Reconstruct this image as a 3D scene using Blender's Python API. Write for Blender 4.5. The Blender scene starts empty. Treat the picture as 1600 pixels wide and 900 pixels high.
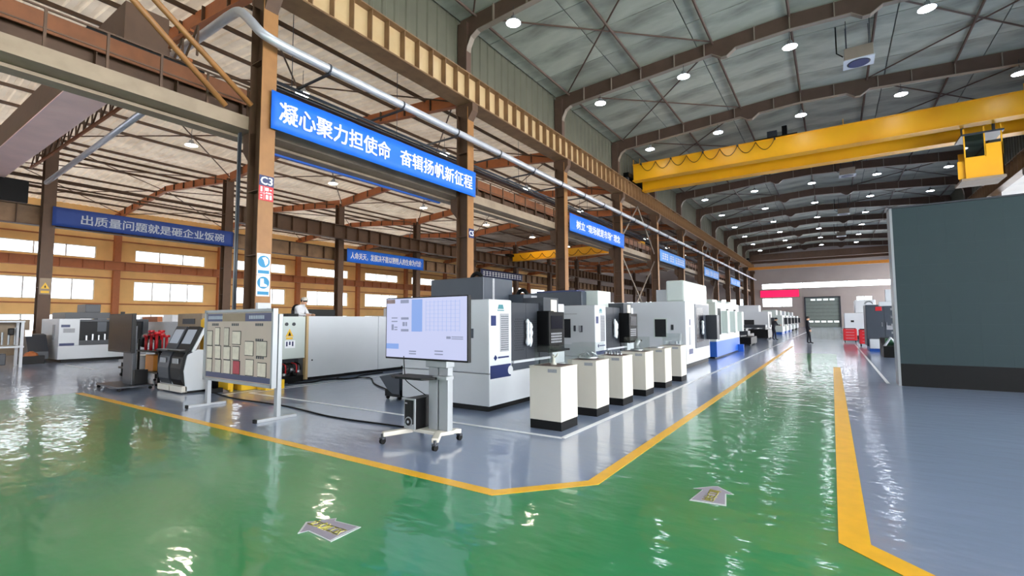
import bpy, bmesh, math, random
from mathutils import Vector, Matrix
random.seed(7)
scn = bpy.context.scene
col = scn.collection
PI = math.pi

# ---------------------------------------------------------------- camera
# metres; +Y runs down the main aisle, +X to its right, the camera stands over the origin
F_PX, CAM_H = 745.0, 1.6
def _cd(x, y): return Vector(((x-800)/F_PX, -(y-450)/F_PX, -1.0))
def _hy(x): return 500-0.005*(x-800)
_Y = _cd(1302, _hy(1302)).normalized()
_Z = _Y.cross(_cd(-307, _hy(-307))).normalized()
if _Z.y < 0: _Z = -_Z
_X = _Y.cross(_Z)
cam_d = bpy.data.cameras.new('camera'); cam = bpy.data.objects.new('camera', cam_d); col.objects.link(cam)
cam_d.sensor_fit = 'HORIZONTAL'; cam_d.sensor_width = 36.0; cam_d.lens = 36.0*F_PX/1600
cam_d.clip_start = 0.05; cam_d.clip_end = 500
cam.matrix_world = Matrix.Translation((0, 0, CAM_H)) @ Matrix((_X, _Y, _Z)).to_4x4()
scn.camera = cam

# ---------------------------------------------------------------- world, exposure
w = bpy.data.worlds.new('world'); scn.world = w; w.use_nodes = True
bg = w.node_tree.nodes['Background']; bg.inputs[0].default_value = (0.97, 0.985, 1.0, 1); bg.inputs[1].default_value = 12.0
scn.view_settings.view_transform = 'Standard'; scn.view_settings.look = 'None'
scn.view_settings.gamma = 1.0; scn.view_settings.use_curve_mapping = False
scn.view_settings.exposure = 0.15
LAMP_E = 36.0

# ---------------------------------------------------------------- materials
def lin(r, g, b):
    f = lambda c: (c/255/12.92) if c/255 <= 0.04045 else ((c/255+0.055)/1.055)**2.4
    return (f(r), f(g), f(b), 1)
MATS = {}
def mat(name, rgb, rough=0.5, metal=0.0, var=0.12, scale=3.0, bump=0.0, bscale=40.0, rnd=0.0, spec=0.5, stretch=(1,1,1), dark=None, dscale=2.0, damt=0.0, emit=0.0):
    if name in MATS: return MATS[name]
    m = bpy.data.materials.new(name); m.use_nodes = True; MATS[name] = m
    nt = m.node_tree; n = nt.nodes; L = nt.links.new
    b = n['Principled BSDF']; b.inputs['Roughness'].default_value = rough; b.inputs['Metallic'].default_value = metal
    b.inputs['Specular IOR Level'].default_value = spec
    base = lin(*rgb)
    tc = n.new('ShaderNodeTexCoord'); mp = n.new('ShaderNodeMapping'); mp.inputs['Scale'].default_value = stretch
    L(tc.outputs['Object'], mp.inputs['Vector'])
    no = n.new('ShaderNodeTexNoise'); no.inputs['Scale'].default_value = scale; no.inputs['Detail'].default_value = 5
    L(mp.outputs['Vector'], no.inputs['Vector'])
    mr = n.new('ShaderNodeMapRange'); mr.inputs['From Min'].default_value = 0.3; mr.inputs['From Max'].default_value = 0.7
    mr.inputs['To Min'].default_value = 1-var; mr.inputs['To Max'].default_value = 1+var
    L(no.outputs['Fac'], mr.inputs['Value'])
    hs = n.new('ShaderNodeHueSaturation'); hs.inputs['Color'].default_value = base
    L(mr.outputs['Result'], hs.inputs['Value'])
    out = hs.outputs['Color']
    if rnd:
        oi = n.new('ShaderNodeObjectInfo'); m2 = n.new('ShaderNodeMapRange')
        m2.inputs['To Min'].default_value = 1-rnd; m2.inputs['To Max'].default_value = 1+rnd
        L(oi.outputs['Random'], m2.inputs['Value'])
        h2 = n.new('ShaderNodeHueSaturation'); L(out, h2.inputs['Color']); L(m2.outputs['Result'], h2.inputs['Value']); out = h2.outputs['Color']
    if dark:
        n2 = n.new('ShaderNodeTexNoise'); n2.inputs['Scale'].default_value = dscale; n2.inputs['Detail'].default_value = 6
        L(mp.outputs['Vector'], n2.inputs['Vector'])
        m3 = n.new('ShaderNodeMapRange'); m3.inputs['From Min'].default_value = 0.45; m3.inputs['From Max'].default_value = 0.75; m3.inputs['To Max'].default_value = damt
        L(n2.outputs['Fac'], m3.inputs['Value'])
        mx = n.new('ShaderNodeMixRGB'); mx.inputs['Color2'].default_value = lin(*dark)
        L(m3.outputs['Result'], mx.inputs['Fac']); L(out, mx.inputs['Color1']); out = mx.outputs['Color']
    L(out, b.inputs['Base Color'])
    if emit:
        L(out, b.inputs['Emission Color']); b.inputs['Emission Strength'].default_value = emit
    if bump:
        nb = n.new('ShaderNodeTexNoise'); nb.inputs['Scale'].default_value = bscale; nb.inputs['Detail'].default_value = 3
        L(mp.outputs['Vector'], nb.inputs['Vector'])
        bp = n.new('ShaderNodeBump'); bp.inputs['Strength'].default_value = bump; bp.inputs['Distance'].default_value = 0.02
        L(nb.outputs['Fac'], bp.inputs['Height']); L(bp.outputs['Normal'], b.inputs['Normal'])
    return m
def emat(name, rgb, strength):
    if name in MATS: return MATS[name]
    m = bpy.data.materials.new(name); m.use_nodes = True; MATS[name] = m
    b = m.node_tree.nodes['Principled BSDF']; b.inputs['Base Color'].default_value = (0.02, 0.02, 0.02, 1); b.inputs['Roughness'].default_value = 0.35
    b.inputs['Emission Color'].default_value = lin(*rgb); b.inputs['Emission Strength'].default_value = strength
    return m
def clearmat(name, tint, gloss=0.12, rough=0.02):
    if name in MATS: return MATS[name]
    m = bpy.data.materials.new(name); m.use_nodes = True; MATS[name] = m
    nt = m.node_tree; n = nt.nodes; L = nt.links.new
    n.remove(n['Principled BSDF'])
    t = n.new('ShaderNodeBsdfTransparent'); t.inputs[0].default_value = tint
    g = n.new('ShaderNodeBsdfGlossy'); g.inputs['Roughness'].default_value = rough
    mx = n.new('ShaderNodeMixShader'); mx.inputs[0].default_value = gloss
    L(t.outputs[0], mx.inputs[1]); L(g.outputs[0], mx.inputs[2]); L(mx.outputs[0], n['Material Output'].inputs['Surface'])
    return m
def floormat(name, rgb, rough, var, scale):
    m = mat(name, rgb, rough, 0, var, scale, spec=0.55)
    nt = m.node_tree; n = nt.nodes; L = nt.links.new; b = n['Principled BSDF']
    tc = n.new('ShaderNodeTexCoord'); mp = n.new('ShaderNodeMapping'); mp.inputs['Scale'].default_value = (0.8, 1.5, 1)
    L(tc.outputs['Object'], mp.inputs['Vector'])
    nb = n.new('ShaderNodeTexNoise'); nb.inputs['Scale'].default_value = 3.2; nb.inputs['Detail'].default_value = 2.5
    L(mp.outputs['Vector'], nb.inputs['Vector'])
    bp = n.new('ShaderNodeBump'); bp.inputs['Strength'].default_value = 0.45; bp.inputs['Distance'].default_value = 0.02
    L(nb.outputs['Fac'], bp.inputs['Height']); L(bp.outputs['Normal'], b.inputs['Normal'])
    b.inputs['Coat Weight'].default_value = 0.8; b.inputs['Coat Roughness'].default_value = 0.07
    L(bp.outputs['Normal'], b.inputs['Coat Normal'])
    return m

M_GREY = floormat('grey_blue_epoxy', (134, 149, 178), 0.29, 0.06, 0.5)
M_GREEN = floormat('green_epoxy', (26, 142, 82), 0.29, 0.08, 0.5)
M_YEL = mat('yellow_floor_paint', (248, 186, 20), 0.3, var=0.06, scale=6)
M_WHT = mat('white_floor_paint', (244, 247, 252), 0.3, var=0.05)
M_COL = mat('brown_column_paint', (154, 108, 60), 0.5, var=0.12, scale=1.5, dark=(110, 70, 38), dscale=1.2, damt=0.5)
M_COLD = mat('dark_brown_steel', (92, 66, 46), 0.55, var=0.15, scale=2, dark=(52, 36, 26), damt=0.6)
M_GIRD = mat('tan_girder_paint', (138, 106, 74), 0.5, var=0.12, scale=1.5, dark=(92, 66, 44), damt=0.5)
M_CREAM = mat('cream_tan', (196, 168, 124), 0.5, var=0.08, scale=1.0, dark=(170, 132, 88), damt=0.4)
M_RUST = mat('orange_red_oxide_steel', (178, 104, 56), 0.55, var=0.15, scale=2, dark=(110, 58, 30), damt=0.5)
M_TRUSS = mat('brown_truss_paint', (94, 72, 60), 0.55, var=0.1, scale=2)
M_STIFF = mat('pale_stiffener_paint', (146, 132, 118), 0.5, var=0.06)
M_BEAMG = mat('grey_beige_beam_paint', (150, 132, 110), 0.55, var=0.1, scale=1.2, dark=(108, 90, 70), damt=0.4)
M_ROOF = mat('grey_green_roof_lining', (178, 180, 164), 0.6, var=0.14, scale=0.7, rnd=0.12, dark=(88, 88, 80), dscale=0.45, damt=0.9, stretch=(0.6, 1.5, 1))
M_ROOFB = mat('dark_roof_joint', (92, 96, 94), 0.7)
M_CORR = mat('white_corrugated_sheet', (244, 232, 212), 0.5, var=0.1, scale=0.6, dark=(176, 146, 108), dscale=0.35, damt=0.6)
def translucent(m, amt, tint):
    nt = m.node_tree; n = nt.nodes; L = nt.links.new
    tr_ = n.new('ShaderNodeBsdfTranslucent'); tr_.inputs[0].default_value = lin(*tint)
    mx = n.new('ShaderNodeMixShader'); mx.inputs[0].default_value = amt
    L(n['Principled BSDF'].outputs[0], mx.inputs[1]); L(tr_.outputs[0], mx.inputs[2]); L(mx.outputs[0], n['Material Output'].inputs['Surface'])
    return m
M_CORRD = mat('dim_corrugated_sheet', (170, 150, 128), 0.55, var=0.12, scale=0.8, dark=(110, 88, 66), dscale=0.5, damt=0.8)  # darker copy that puts the dimness of the far bays into the roof
M_FRP = translucent(mat('translucent_corrugated_sheet', (226, 212, 192), 0.5, var=0.12, scale=0.8, dark=(150, 118, 84), dscale=0.5, damt=0.8), 0.027, (255, 234, 208))  # slight translucency added to brighten the near bay roofs
M_CLER = mat('olive_grey_wall_sheet', (100, 98, 82), 0.6, var=0.1, scale=0.8)
M_WALL = mat('ochre_wall_paint', (240, 192, 122), 0.7, var=0.08, scale=0.7)
M_WALLG = mat('far_grey_wall_paint', (168, 156, 150), 0.7, var=0.06, scale=0.4)
M_FRAME = mat('white_window_frame', (214, 214, 210), 0.5)
M_PANE = clearmat('window_glass', (0.6, 0.62, 0.64, 1), 0.06)
M_PANEC = clearmat('clear_window_glass', (0.85, 0.87, 0.9, 1), 0.06)
M_ACR = clearmat('acrylic', (0.97, 0.985, 0.98, 1), 0.05)
M_WHITE = mat('machine_white_paint', (200, 204, 210), 0.35, var=0.02, scale=1.5)
M_CREAMM = mat('cream_display_laminate', (208, 203, 192), 0.4, var=0.02)
M_PALE = mat('pale_green_white_paint', (196, 205, 202), 0.35, var=0.02)
M_DGREY = mat('charcoal_machine_paint', (50, 54, 62), 0.4, var=0.05)
M_DGREY2 = mat('slate_machine_paint', (60, 67, 78), 0.4, var=0.05)
M_BLACK = mat('black_paint', (9, 9, 11), 0.45, var=0.1, spec=0.25)
M_RUB = mat('black_rubber', (8, 8, 9), 0.6, spec=0.25)
M_NAVY = mat('navy_blue_paint', (28, 42, 92), 0.35, var=0.04)
M_BLUE = mat('bright_blue_paint', (34, 92, 186), 0.35, var=0.04)
M_BAN = mat('blue_banner_cloth', (20, 108, 224), 0.55, var=0.05, scale=2, bump=0.15, bscale=6)
M_BAND = mat('dark_blue_banner_cloth', (30, 62, 134), 0.6, var=0.05, scale=2, bump=0.15, bscale=6)
M_BANL = mat('sky_blue_banner_cloth', (96, 158, 236), 0.55, var=0.05, scale=2)
M_TXT = mat('white_lettering', (236, 240, 246), 0.5, var=0.0)
M_TXTG = mat('grey_lettering', (170, 180, 196), 0.5, var=0.0)
M_STEEL = mat('bare_steel', (186, 190, 196), 0.28, 0.9, var=0.05)
M_ALU = mat('aluminium_grey', (152, 156, 160), 0.4, 0.3, var=0.04)
M_DUCT = mat('galvanised_duct', (206, 208, 214), 0.35, 0.45, var=0.06)
M_CRANE = mat('crane_yellow_paint', (246, 178, 22), 0.4, var=0.06, scale=1, dark=(206, 130, 14), dscale=0.5, damt=0.5)
M_CRANEB = mat('amber_crane_paint', (206, 130, 40), 0.5, var=0.08)
M_RED = mat('red_paint', (196, 30, 40), 0.35, var=0.05)
M_YELP = mat('safety_yellow_paint', (232, 184, 34), 0.45, var=0.05)
M_LED = mat('dark_teal_led_panel', (48, 64, 68), 0.5, var=0.08, scale=0.6, spec=0.3)
M_BOARD = mat('warm_grey_board', (190, 174, 162), 0.5, var=0.04)
M_PAPER = mat('printed_paper', (214, 206, 192), 0.6, var=0.08, scale=14, rnd=0.12)
M_SKIN = mat('skin', (208, 160, 130), 0.55)
M_CLOTHD = mat('dark_work_clothes', (30, 32, 42), 0.8)
M_CLOTHW = mat('white_work_jacket', (216, 216, 220), 0.8)
M_HAIR = mat('black_hair', (18, 16, 15), 0.5)
M_LAMPB = emat('bay_lamp_lens_white', (255, 240, 218), 120.0)
M_LAMP = emat('lamp_lens_white', (236, 242, 255), LAMP_E)
M_SCREEN = emat('lit_screen_white', (206, 212, 250), 0.8)
M_SCRB = emat('lit_screen_blue', (140, 176, 246), 0.75)
M_SCRD = emat('lit_screen_grey', (150, 158, 190), 0.7)
M_SCRM = emat('kiosk_screen', (176, 188, 204), 0.55)
M_SIGNR = emat('led_sign_red', (255, 10, 92), 1.1)
M_TVOFF = mat('dark_tv_glass', (9, 11, 24), 0.25, var=0.05, spec=0.15)
M_DOOR = mat('door_grey_green', (128, 138, 132), 0.5, var=0.05)

# ---------------------------------------------------------------- mesh helpers
ORG = {}
class MB:
    def __init__(s): s.v = []; s.f = []
    def add(s, vs, fs):
        o = len(s.v); s.v += [tuple(v) for v in vs]; s.f += [tuple(i+o for i in f) for f in fs]; return s
    def box(s, x0, x1, y0, y1, z0, z1):
        if x0 > x1: x0, x1 = x1, x0
        if y0 > y1: y0, y1 = y1, y0
        if z0 > z1: z0, z1 = z1, z0
        return s.add([(x0,y0,z0),(x1,y0,z0),(x1,y1,z0),(x0,y1,z0),(x0,y0,z1),(x1,y0,z1),(x1,y1,z1),(x0,y1,z1)],
                     [(0,3,2,1),(4,5,6,7),(0,1,5,4),(1,2,6,5),(2,3,7,6),(3,0,4,7)])
    def prism(s, poly, axis, a, b):
        # polygon in the two other axes (in x,y,z order), extruded along axis from a to b
        n = len(poly)
        def P(p, t):
            return (t, p[0], p[1]) if axis == 'x' else (p[0], t, p[1]) if axis == 'y' else (p[0], p[1], t)
        vs = [P(p, a) for p in poly]+[P(p, b) for p in poly]
        fs = [tuple(range(n)), tuple(range(2*n-1, n-1, -1))]+[(i, i+n, (i+1) % n+n, (i+1) % n) for i in range(n)]
        return s.add(vs, fs)
    def cyl(s, p0, p1, r, n=12, r1=None, caps=True):
        p0 = Vector(p0); p1 = Vector(p1); d = (p1-p0).normalized(); r1 = r if r1 is None else r1
        a = d.orthogonal().normalized(); b = d.cross(a)
        vs = []
        for p, rr in ((p0, r), (p1, r1)):
            for i in range(n):
                t = 2*PI*i/n; vs.append(p+(a*math.cos(t)+b*math.sin(t))*rr)
        fs = [(i, (i+1) % n, (i+1) % n+n, i+n) for i in range(n)]
        if caps: fs += [tuple(range(n-1, -1, -1)), tuple(range(n, 2*n))]
        return s.add(vs, fs)
    def bar(s, p0, p1, wd, ht):
        p0 = Vector(p0); p1 = Vector(p1); d = (p1-p0).normalized()
        up = Vector((0,0,1)) if abs(d.z) < 0.95 else Vector((1,0,0))
        a = d.cross(up).normalized(); b = a.cross(d)
        vs = [p+a*i*wd/2+b*j*ht/2 for p in (p0, p1) for i, j in ((-1,-1),(1,-1),(1,1),(-1,1))]
        return s.add(vs, [(0,1,2,3),(7,6,5,4),(0,4,5,1),(1,5,6,2),(2,6,7,3),(3,7,4,0)])
    def tube(s, pts, r, n=8):
        pts = [Vector(p) for p in pts]; rings = []; prev = None
        for i, p in enumerate(pts):
            d = (pts[min(i+1, len(pts)-1)]-pts[max(i-1, 0)]).normalized()
            if prev is None: a = d.orthogonal().normalized()
            else:
                a = prev-d*prev.dot(d); a = a.normalized() if a.length > 1e-6 else d.orthogonal().normalized()
            prev = a; b = d.cross(a)
            rings.append([p+(a*math.cos(2*PI*k/n)+b*math.sin(2*PI*k/n))*r for k in range(n)])
        vs = [v for R in rings for v in R]; fs = []
        for i in range(len(pts)-1):
            for k in range(n): fs.append((i*n+k, i*n+(k+1) % n, (i+1)*n+(k+1) % n, (i+1)*n+k))
        fs += [tuple(range(n-1, -1, -1)), tuple((len(pts)-1)*n+k for k in range(n))]
        return s.add(vs, fs)
    def lathe(s, prof, c=(0,0,0), n=20):
        vs = [(c[0]+r*math.cos(2*PI*k/n), c[1]+r*math.sin(2*PI*k/n), c[2]+z) for r, z in prof for k in range(n)]
        m = len(prof)
        fs = [(i*n+k, i*n+(k+1) % n, (i+1)*n+(k+1) % n, (i+1)*n+k) for i in range(m-1) for k in range(n)]
        fs += [tuple(range(n-1, -1, -1)), tuple((m-1)*n+k for k in range(n))]
        return s.add(vs, fs)
    def build(s, name, m, parent=None, bevel=0, smooth=False, kind=None, label=None, fix=False):
        o0 = Vector(ORG.get(parent.name, (0,0,0))) if parent else Vector((0,0,0))
        me = bpy.data.meshes.new(name); me.from_pydata([Vector(v)-o0 for v in s.v], [], s.f)
        bm = bmesh.new(); bm.from_mesh(me)
        bmesh.ops.recalc_face_normals(bm, faces=bm.faces)
        if bevel: bmesh.ops.bevel(bm, geom=list(bm.edges), offset=bevel, segments=2, profile=0.6, affect='EDGES', clamp_overlap=True)
        bm.to_mesh(me); bm.free()
        me.materials.append(m)
        if smooth: me.polygons.foreach_set('use_smooth', [True]*len(me.polygons))
        o = bpy.data.objects.new(name, me); col.objects.link(o); o.parent = parent
        ORG[o.name] = o0
        if kind: o['kind'] = kind
        if label: o['label'] = label
        return o
def B(x0, x1, y0, y1, z0, z1): return MB().box(x0, x1, y0, y1, z0, z1)
def thing(name, label, cat, loc=(0,0,0), group=None, kind=None):
    o = bpy.data.objects.new(name, None); col.objects.link(o); o.location = loc; o.empty_display_size = 0.1
    ORG[o.name] = tuple(loc); tag(o, label, cat, group, kind); return o
def tag(o, label=None, cat=None, group=None, kind=None):
    if label: o['label'] = label
    if cat: o['category'] = cat
    if group: o['group'] = group
    if kind: o['kind'] = kind
    return o
def copy_tree(o, parent=None):
    c = o.copy(); col.objects.link(c); c.parent = parent; ORG[c.name] = ORG.get(o.name, (0,0,0))
    for ch in list(o.children): copy_tree(ch, c)
    return c
def dup(o, loc, label, rotz=None):
    c = copy_tree(o); c.location = loc; c['label'] = label
    if rotz is not None: c.rotation_euler = (0, 0, rotz)
    return c
ORD = ['zeroth','first','second','third','fourth','fifth','sixth','seventh','eighth','ninth','tenth','eleventh','twelfth','thirteenth','fourteenth','fifteenth','sixteenth','seventeenth','eighteenth','nineteenth','twentieth']
def part(name, m, parent, *a, **k): return B(*a).build(name, m, parent, **k)
def text(body, height, m, parent, origin, ux, uy, fit=None, name='lettering', bold=0.02, align='CENTER', sx=1.0):
    """real lettering: glyph outlines laid on the plane spanned by ux (reading direction) and uy (up), centred on origin"""
    cu = bpy.data.curves.new('glyphs', 'FONT'); cu.body = body; cu.size = 1.0
    cu.extrude = 0.004; cu.resolution_u = 2
    t = bpy.data.objects.new('glyphs', cu); col.objects.link(t)
    dg = bpy.context.evaluated_depsgraph_get(); dg.update()
    me0 = bpy.data.meshes.new_from_object(t.evaluated_get(dg))
    bpy.data.objects.remove(t); bpy.data.curves.remove(cu)
    if not len(me0.vertices): return None
    mb = MB(); V0 = [v.co.copy() for v in me0.vertices]; F0 = [tuple(p.vertices) for p in me0.polygons]
    for k, (dx, dy) in enumerate(((-1, -1), (1, -1), (1, 1), (-1, 1), (0, 0)) if bold else ((0, 0),)):
        mb.add([v+Vector((dx*bold, dy*bold*0.6, 0.0004*k)) for v in V0], F0)
    me = bpy.data.meshes.new('lettering'); me.from_pydata(mb.v, [], mb.f); bpy.data.meshes.remove(me0)
    xs = [v.co.x for v in me.vertices]; ys = [v.co.y for v in me.vertices]
    cx, cy = (min(xs)+max(xs))/2, (min(ys)+max(ys))/2
    sy = height/(max(ys)-min(ys)); s_x = sy*sx
    if fit: s_x = fit/(max(xs)-min(xs))
    ux = Vector(ux).normalized(); uy = Vector(uy).normalized(); uz = ux.cross(uy)
    o0 = Vector(ORG.get(parent.name, (0,0,0))); og = Vector(origin)-o0
    for v in me.vertices:
        v.co = og+ux*(v.co.x-cx)*s_x+uy*(v.co.y-cy)*sy+uz*v.co.z
    me.materials.clear(); me.materials.append(m)
    o = bpy.data.objects.new(name, me); col.objects.link(o); o.parent = parent; ORG[o.name] = tuple(o0)
    return o
XP, YP, ZP = (1,0,0), (0,1,0), (0,0,1)

# ================================================================ THE SETTING
NB = 12                                   # bays of 9 m; columns stand at y = 7 + 9k
CY = [7+9*k for k in range(-1, 12)]       # -2 .. 106
Y0, Y1 = -11.0, 106.6
XM, XB, XW, XR = -13.25, -34.3, -55.0, 11.0    # centre row, second row, outer wall, right row
XC = (XM+XR)/2

# floor with its painted zones
floor = B(-56, 34, Y0, 107, -0.2, 0.0).build('floor', M_GREY); tag(floor, 'glossy grey blue epoxy floor of the workshop', kind='structure')
gz = (0.0005, 0.004)
MB().box(-14.3, 33.5, Y0+.05, 3.6, *gz).box(-2.03, 0.05, 4.42, 26, *gz).prism([(-2.7, 3.6), (0.72, 3.6), (0.05, 4.42), (-2.03, 4.42)], 'z', *gz).build('green_walkway_paint', M_GREEN, floor, label='glossy green walkway paint')
def strip(pts, wd, name, m, z=0.007):
    P = [Vector(p) for p in pts]; Lf, Rt = [], []
    for i, p in enumerate(P):
        d0 = (P[i]-P[i-1]).normalized() if i else (P[1]-P[0]).normalized()
        d1 = (P[i+1]-P[i]).normalized() if i < len(P)-1 else d0
        n0 = Vector((-d0.y, d0.x)); n1 = Vector((-d1.y, d1.x)); n = (n0+n1).normalized()
        k = wd/2/max(n.dot(n0), 0.3); Lf.append(p+n*k); Rt.append(p-n*k)
    return MB().prism(Lf+Rt[::-1], 'z', 0.0045, z).build(name, m, floor)
strip([(-14.2, 3.58), (-2.68, 3.66), (-2.02, 4.42), (-2.02, 32)], 0.13, 'yellow_line', M_YEL)
strip([(20, 3.6), (0.75, 3.6), (0.06, 4.25), (0.03, 19)], 0.19, 'yellow_line', M_YEL)
strip([(-10.9, 5.68), (-3.1, 5.82)], 0.08, 'white_line', M_WHT)
strip([(-3.1, 5.82), (-2.6, 75)], 0.085, 'white_line', M_WHT)
strip([(-10.9, 5.68), (-10.9, 14)], 0.05, 'white_line', M_WHT)
strip([(-11.15, 5.2), (-11.15, 12)], 0.05, 'white_line', M_WHT)
strip([(1.05, 14.9), (1.05, 36)], 0.07, 'white_line', M_WHT)
strip([(-17.5, 5.5), (-17.5, 9)], 0.06, 'white_line', M_WHT)
strip([(-24, 5.6), (-20.5, 5.6)], 0.06, 'white_line', M_WHT)

# main hall roof: ridge over x = XC
def rz(x): return 15.78-0.052*abs(x-XC)
ceil_ = MB()
for sgn in (-1, 1):
    xe = XM-0.5 if sgn < 0 else XR+0.5
    ceil_.add([(XC, Y0, rz(XC)+0.12), (xe, Y0, rz(xe)+0.12), (xe, Y1, rz(xe)+0.12), (XC, Y1, rz(XC)+0.12),
               (XC, Y0, rz(XC)+0.3), (xe, Y0, rz(xe)+0.3), (xe, Y1, rz(xe)+0.3), (XC, Y1, rz(XC)+0.3)],
              [(0,1,2,3), (4,7,6,5), (0,4,5,1), (1,5,6,2), (2,6,7,3), (3,7,4,0)])
ceiling = ceil_.build('ceiling', M_ROOFB); tag(ceiling, 'grey green insulated roof of the main hall', kind='structure')
pan_me = {}
PW, PL = (XR-XM+0.6)/6, 2.25
slope = math.atan(0.052)
base_panel = MB().box(-PW/2+0.02, PW/2-0.02, -PL/2+0.02, PL/2-0.02, 0.0, 0.05).build('roof_panel', M_ROOF, ceiling, bevel=0.012)
first = True
for k in range(-1, 11):
    for j in range(4):
        for i in range(6):
            o = base_panel if first else base_panel.copy()
            if not first: col.objects.link(o)
            first = False
            x = XM-0.3+PW*(i+0.5); y = 7+9*k+PL*(j+0.5)
            o.location = (x, y, rz(x)+0.03+random.uniform(-0.012, 0.012)); o.rotation_euler = (0, slope if x > XC else -slope, 0)
# longitudinal tie tubes and diagonal rods under the main roof
for x in (-12.6, -8.2, -4.5, XC, 2.2, 6.0, 10.4):
    MB().cyl((x, -2, rz(x)-0.12), (x, 106, rz(x)-0.12), 0.06, 8).build('tie_tube', M_TRUSS, ceiling, smooth=True)
for k in range(0, 9):
    ya, yb = 7+9*k, 16+9*k
    for xa, xb in ((-12.6, -4.5), (2.2, 10.4)):
        mb = MB(); mb.cyl((xa, ya+.2, rz(xa)-0.1), (xb, yb-.2, rz(xb)-0.1), 0.04, 6); mb.build('brace_rod', M_TRUSS, ceiling)
        mb = MB(); mb.cyl((xb, ya+.2, rz(xb)-0.1), (xa, yb-.2, rz(xa)-0.1), 0.04, 6); mb.build('brace_rod', M_TRUSS, ceiling)

# low roofs of the two side bays: real corrugation
def bay_roof(xa, xb, label, ztop=12.75, zeave=11.95):
    xc = (xa+xb)/2; mb = MB(); pitch = 0.42; n = int((Y1-Y0)/pitch)
    prof = []
    for i in range(n):
        y = Y0+i*pitch
        prof += [(y, 0.0), (y+0.2, 0.0), (y+0.24, 0.07), (y+0.38, 0.07)]
    for (x0, z0), (x1, z1) in (((xa, zeave), (xc, ztop)), ((xc, ztop), (xb, zeave))):
        vs = [(x0, y, z0+d) for y, d in prof]+[(x1, y, z1+d) for y, d in prof]; m = len(prof)
        mb.add(vs, [(i, i+1, i+1+m, i+m) for i in range(m-1)])
    o = mb.build('ceiling', M_FRP); tag(o, label, kind='structure')
    o.data.materials.append(M_CORRD)
    for p in o.data.polygons:
        if p.center.y > 43: p.material_index = 1
    for t in range(1, 5):
        for sx, x0, x1 in ((0, xa, xc), (1, xc, xb)):
            f = t/5; x = x0+(x1-x0)*f; z = (zeave+(ztop-zeave)*f if sx == 0 else ztop+(zeave-ztop)*f)-0.09
            B(x-0.04, x+0.04, Y0, Y1, z-0.07, z+0.08).build('purlin', M_COLD, o)
    return o
ceilB = bay_roof(-13.6, XB, 'cream corrugated sheet roof over the middle bay')
ceilC = bay_roof(XB, XW-0.2, 'cream corrugated sheet roof over the outer bay by the windows')

# clerestory wall above the centre row, vertical ribs
def rib_wall(name, x, z0, z1, sgn, label):
    mb = MB(); pitch = 0.6; n = int((Y1-Y0)/pitch); prof = []
    for i in range(n):
        y = Y0+i*pitch; prof += [(y, 0), (y+0.34, 0), (y+0.39, 0.05*sgn), (y+0.55, 0.05*sgn)]
    m = len(prof)
    mb.add([(x+d, y, z0) for y, d in prof]+[(x+d, y, z1) for y, d in prof], [(i, i+1, i+1+m, i+m) for i in range(m-1)])
    mb.box(x-0.12*sgn, x-0.1*sgn, Y0, Y1, z0, z1)
    o = mb.build(name, M_CLER); tag(o, label, kind='structure'); return o
rib_wall('wall_clerestory', -13.62, 11.7, rz(-13.6)+0.15, 1, 'olive grey ribbed sheet wall above the crane girder, left of the main hall')
rib_wall('wall_right', XR+0.42, 11.7, rz(XR+0.4)+0.15, -1, 'olive grey ribbed sheet wall high on the right of the main hall')

# outer wall with three rows of windows
WB = [(0.9, 2.3), (3.6, 5.42), (7.35, 8.42)]
mb = MB(); zs = 0
for a, b in WB+[(12.0, 12.0)]:
    mb.box(XW-0.25, XW, Y0, Y1, zs, a); zs = b
wins = []
for a, b in WB:
    y = Y0
    for k in range(-1, 12):
        yc = 2.5+9*k
        if yc < -3 or yc > 104: continue
        mb.box(XW-0.25, XW, y, yc-3.05, a, b); y = yc+3.05; wins.append((yc, a, b))
    mb.box(XW-0.25, XW, y, Y1, a, b)
wall_left = mb.build('wall_left', M_WALL); tag(wall_left, 'ochre painted outer wall with three rows of bright windows', kind='structure')
wn = [0]
def window(label, mkbars, panes, fm=M_FRAME, pm=None):
    wn[0] += 1
    o = bpy.data.objects.new('window_%d' % wn[0], None); col.objects.link(o); ORG[o.name] = (0,0,0); tag(o, label, kind='structure')
    mkbars.build('window_frame', fm, o)
    for p in panes: B(*p).build('pane', pm or M_PANE, o)
    return o
for i, (yc, a, b) in enumerate(wins):
    n = 4 if b < 6 else 3
    mb = MB(); ps = []
    mb.box(XW-0.2, XW-0.08, yc-3.05, yc+3.05, a, a+0.07).box(XW-0.2, XW-0.08, yc-3.05, yc+3.05, b-0.07, b)
    for j in range(n+1):
        y = yc-3.05+6.1*j/n; y = min(max(y, yc-3.02), yc+3.02); mb.box(XW-0.2, XW-0.08, y-0.05, y+0.05, a+0.07, b-0.07)
        if j < n: ps.append((XW-0.15, XW-0.14, yc-3.05+6.1*j/n+0.035, yc-3.05+6.1*(j+1)/n-0.035, a+0.07, b-0.07))
    row = ('bottom', 'middle', 'top')[0 if b < 3 else 1 if b < 6 else 2]
    window('%s row window of the ochre wall, %s bay from the left' % (row, ORD[int((yc-2.5)/9)+1] if yc > -6 else 'nearest'), mb, ps)
# pilasters, sill rails and wall crane girder are part of the outer wall
for y in CY: B(XW, XW+0.45, y-0.25, y+0.25, 0, 11.6).build('pilaster', M_RUST, wall_left)
for z in (3.25, 5.62, 9.1): B(XW, XW+0.1, Y0, Y1, z-0.05, z+0.06).build('wall_rail', M_RUST, wall_left)

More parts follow.
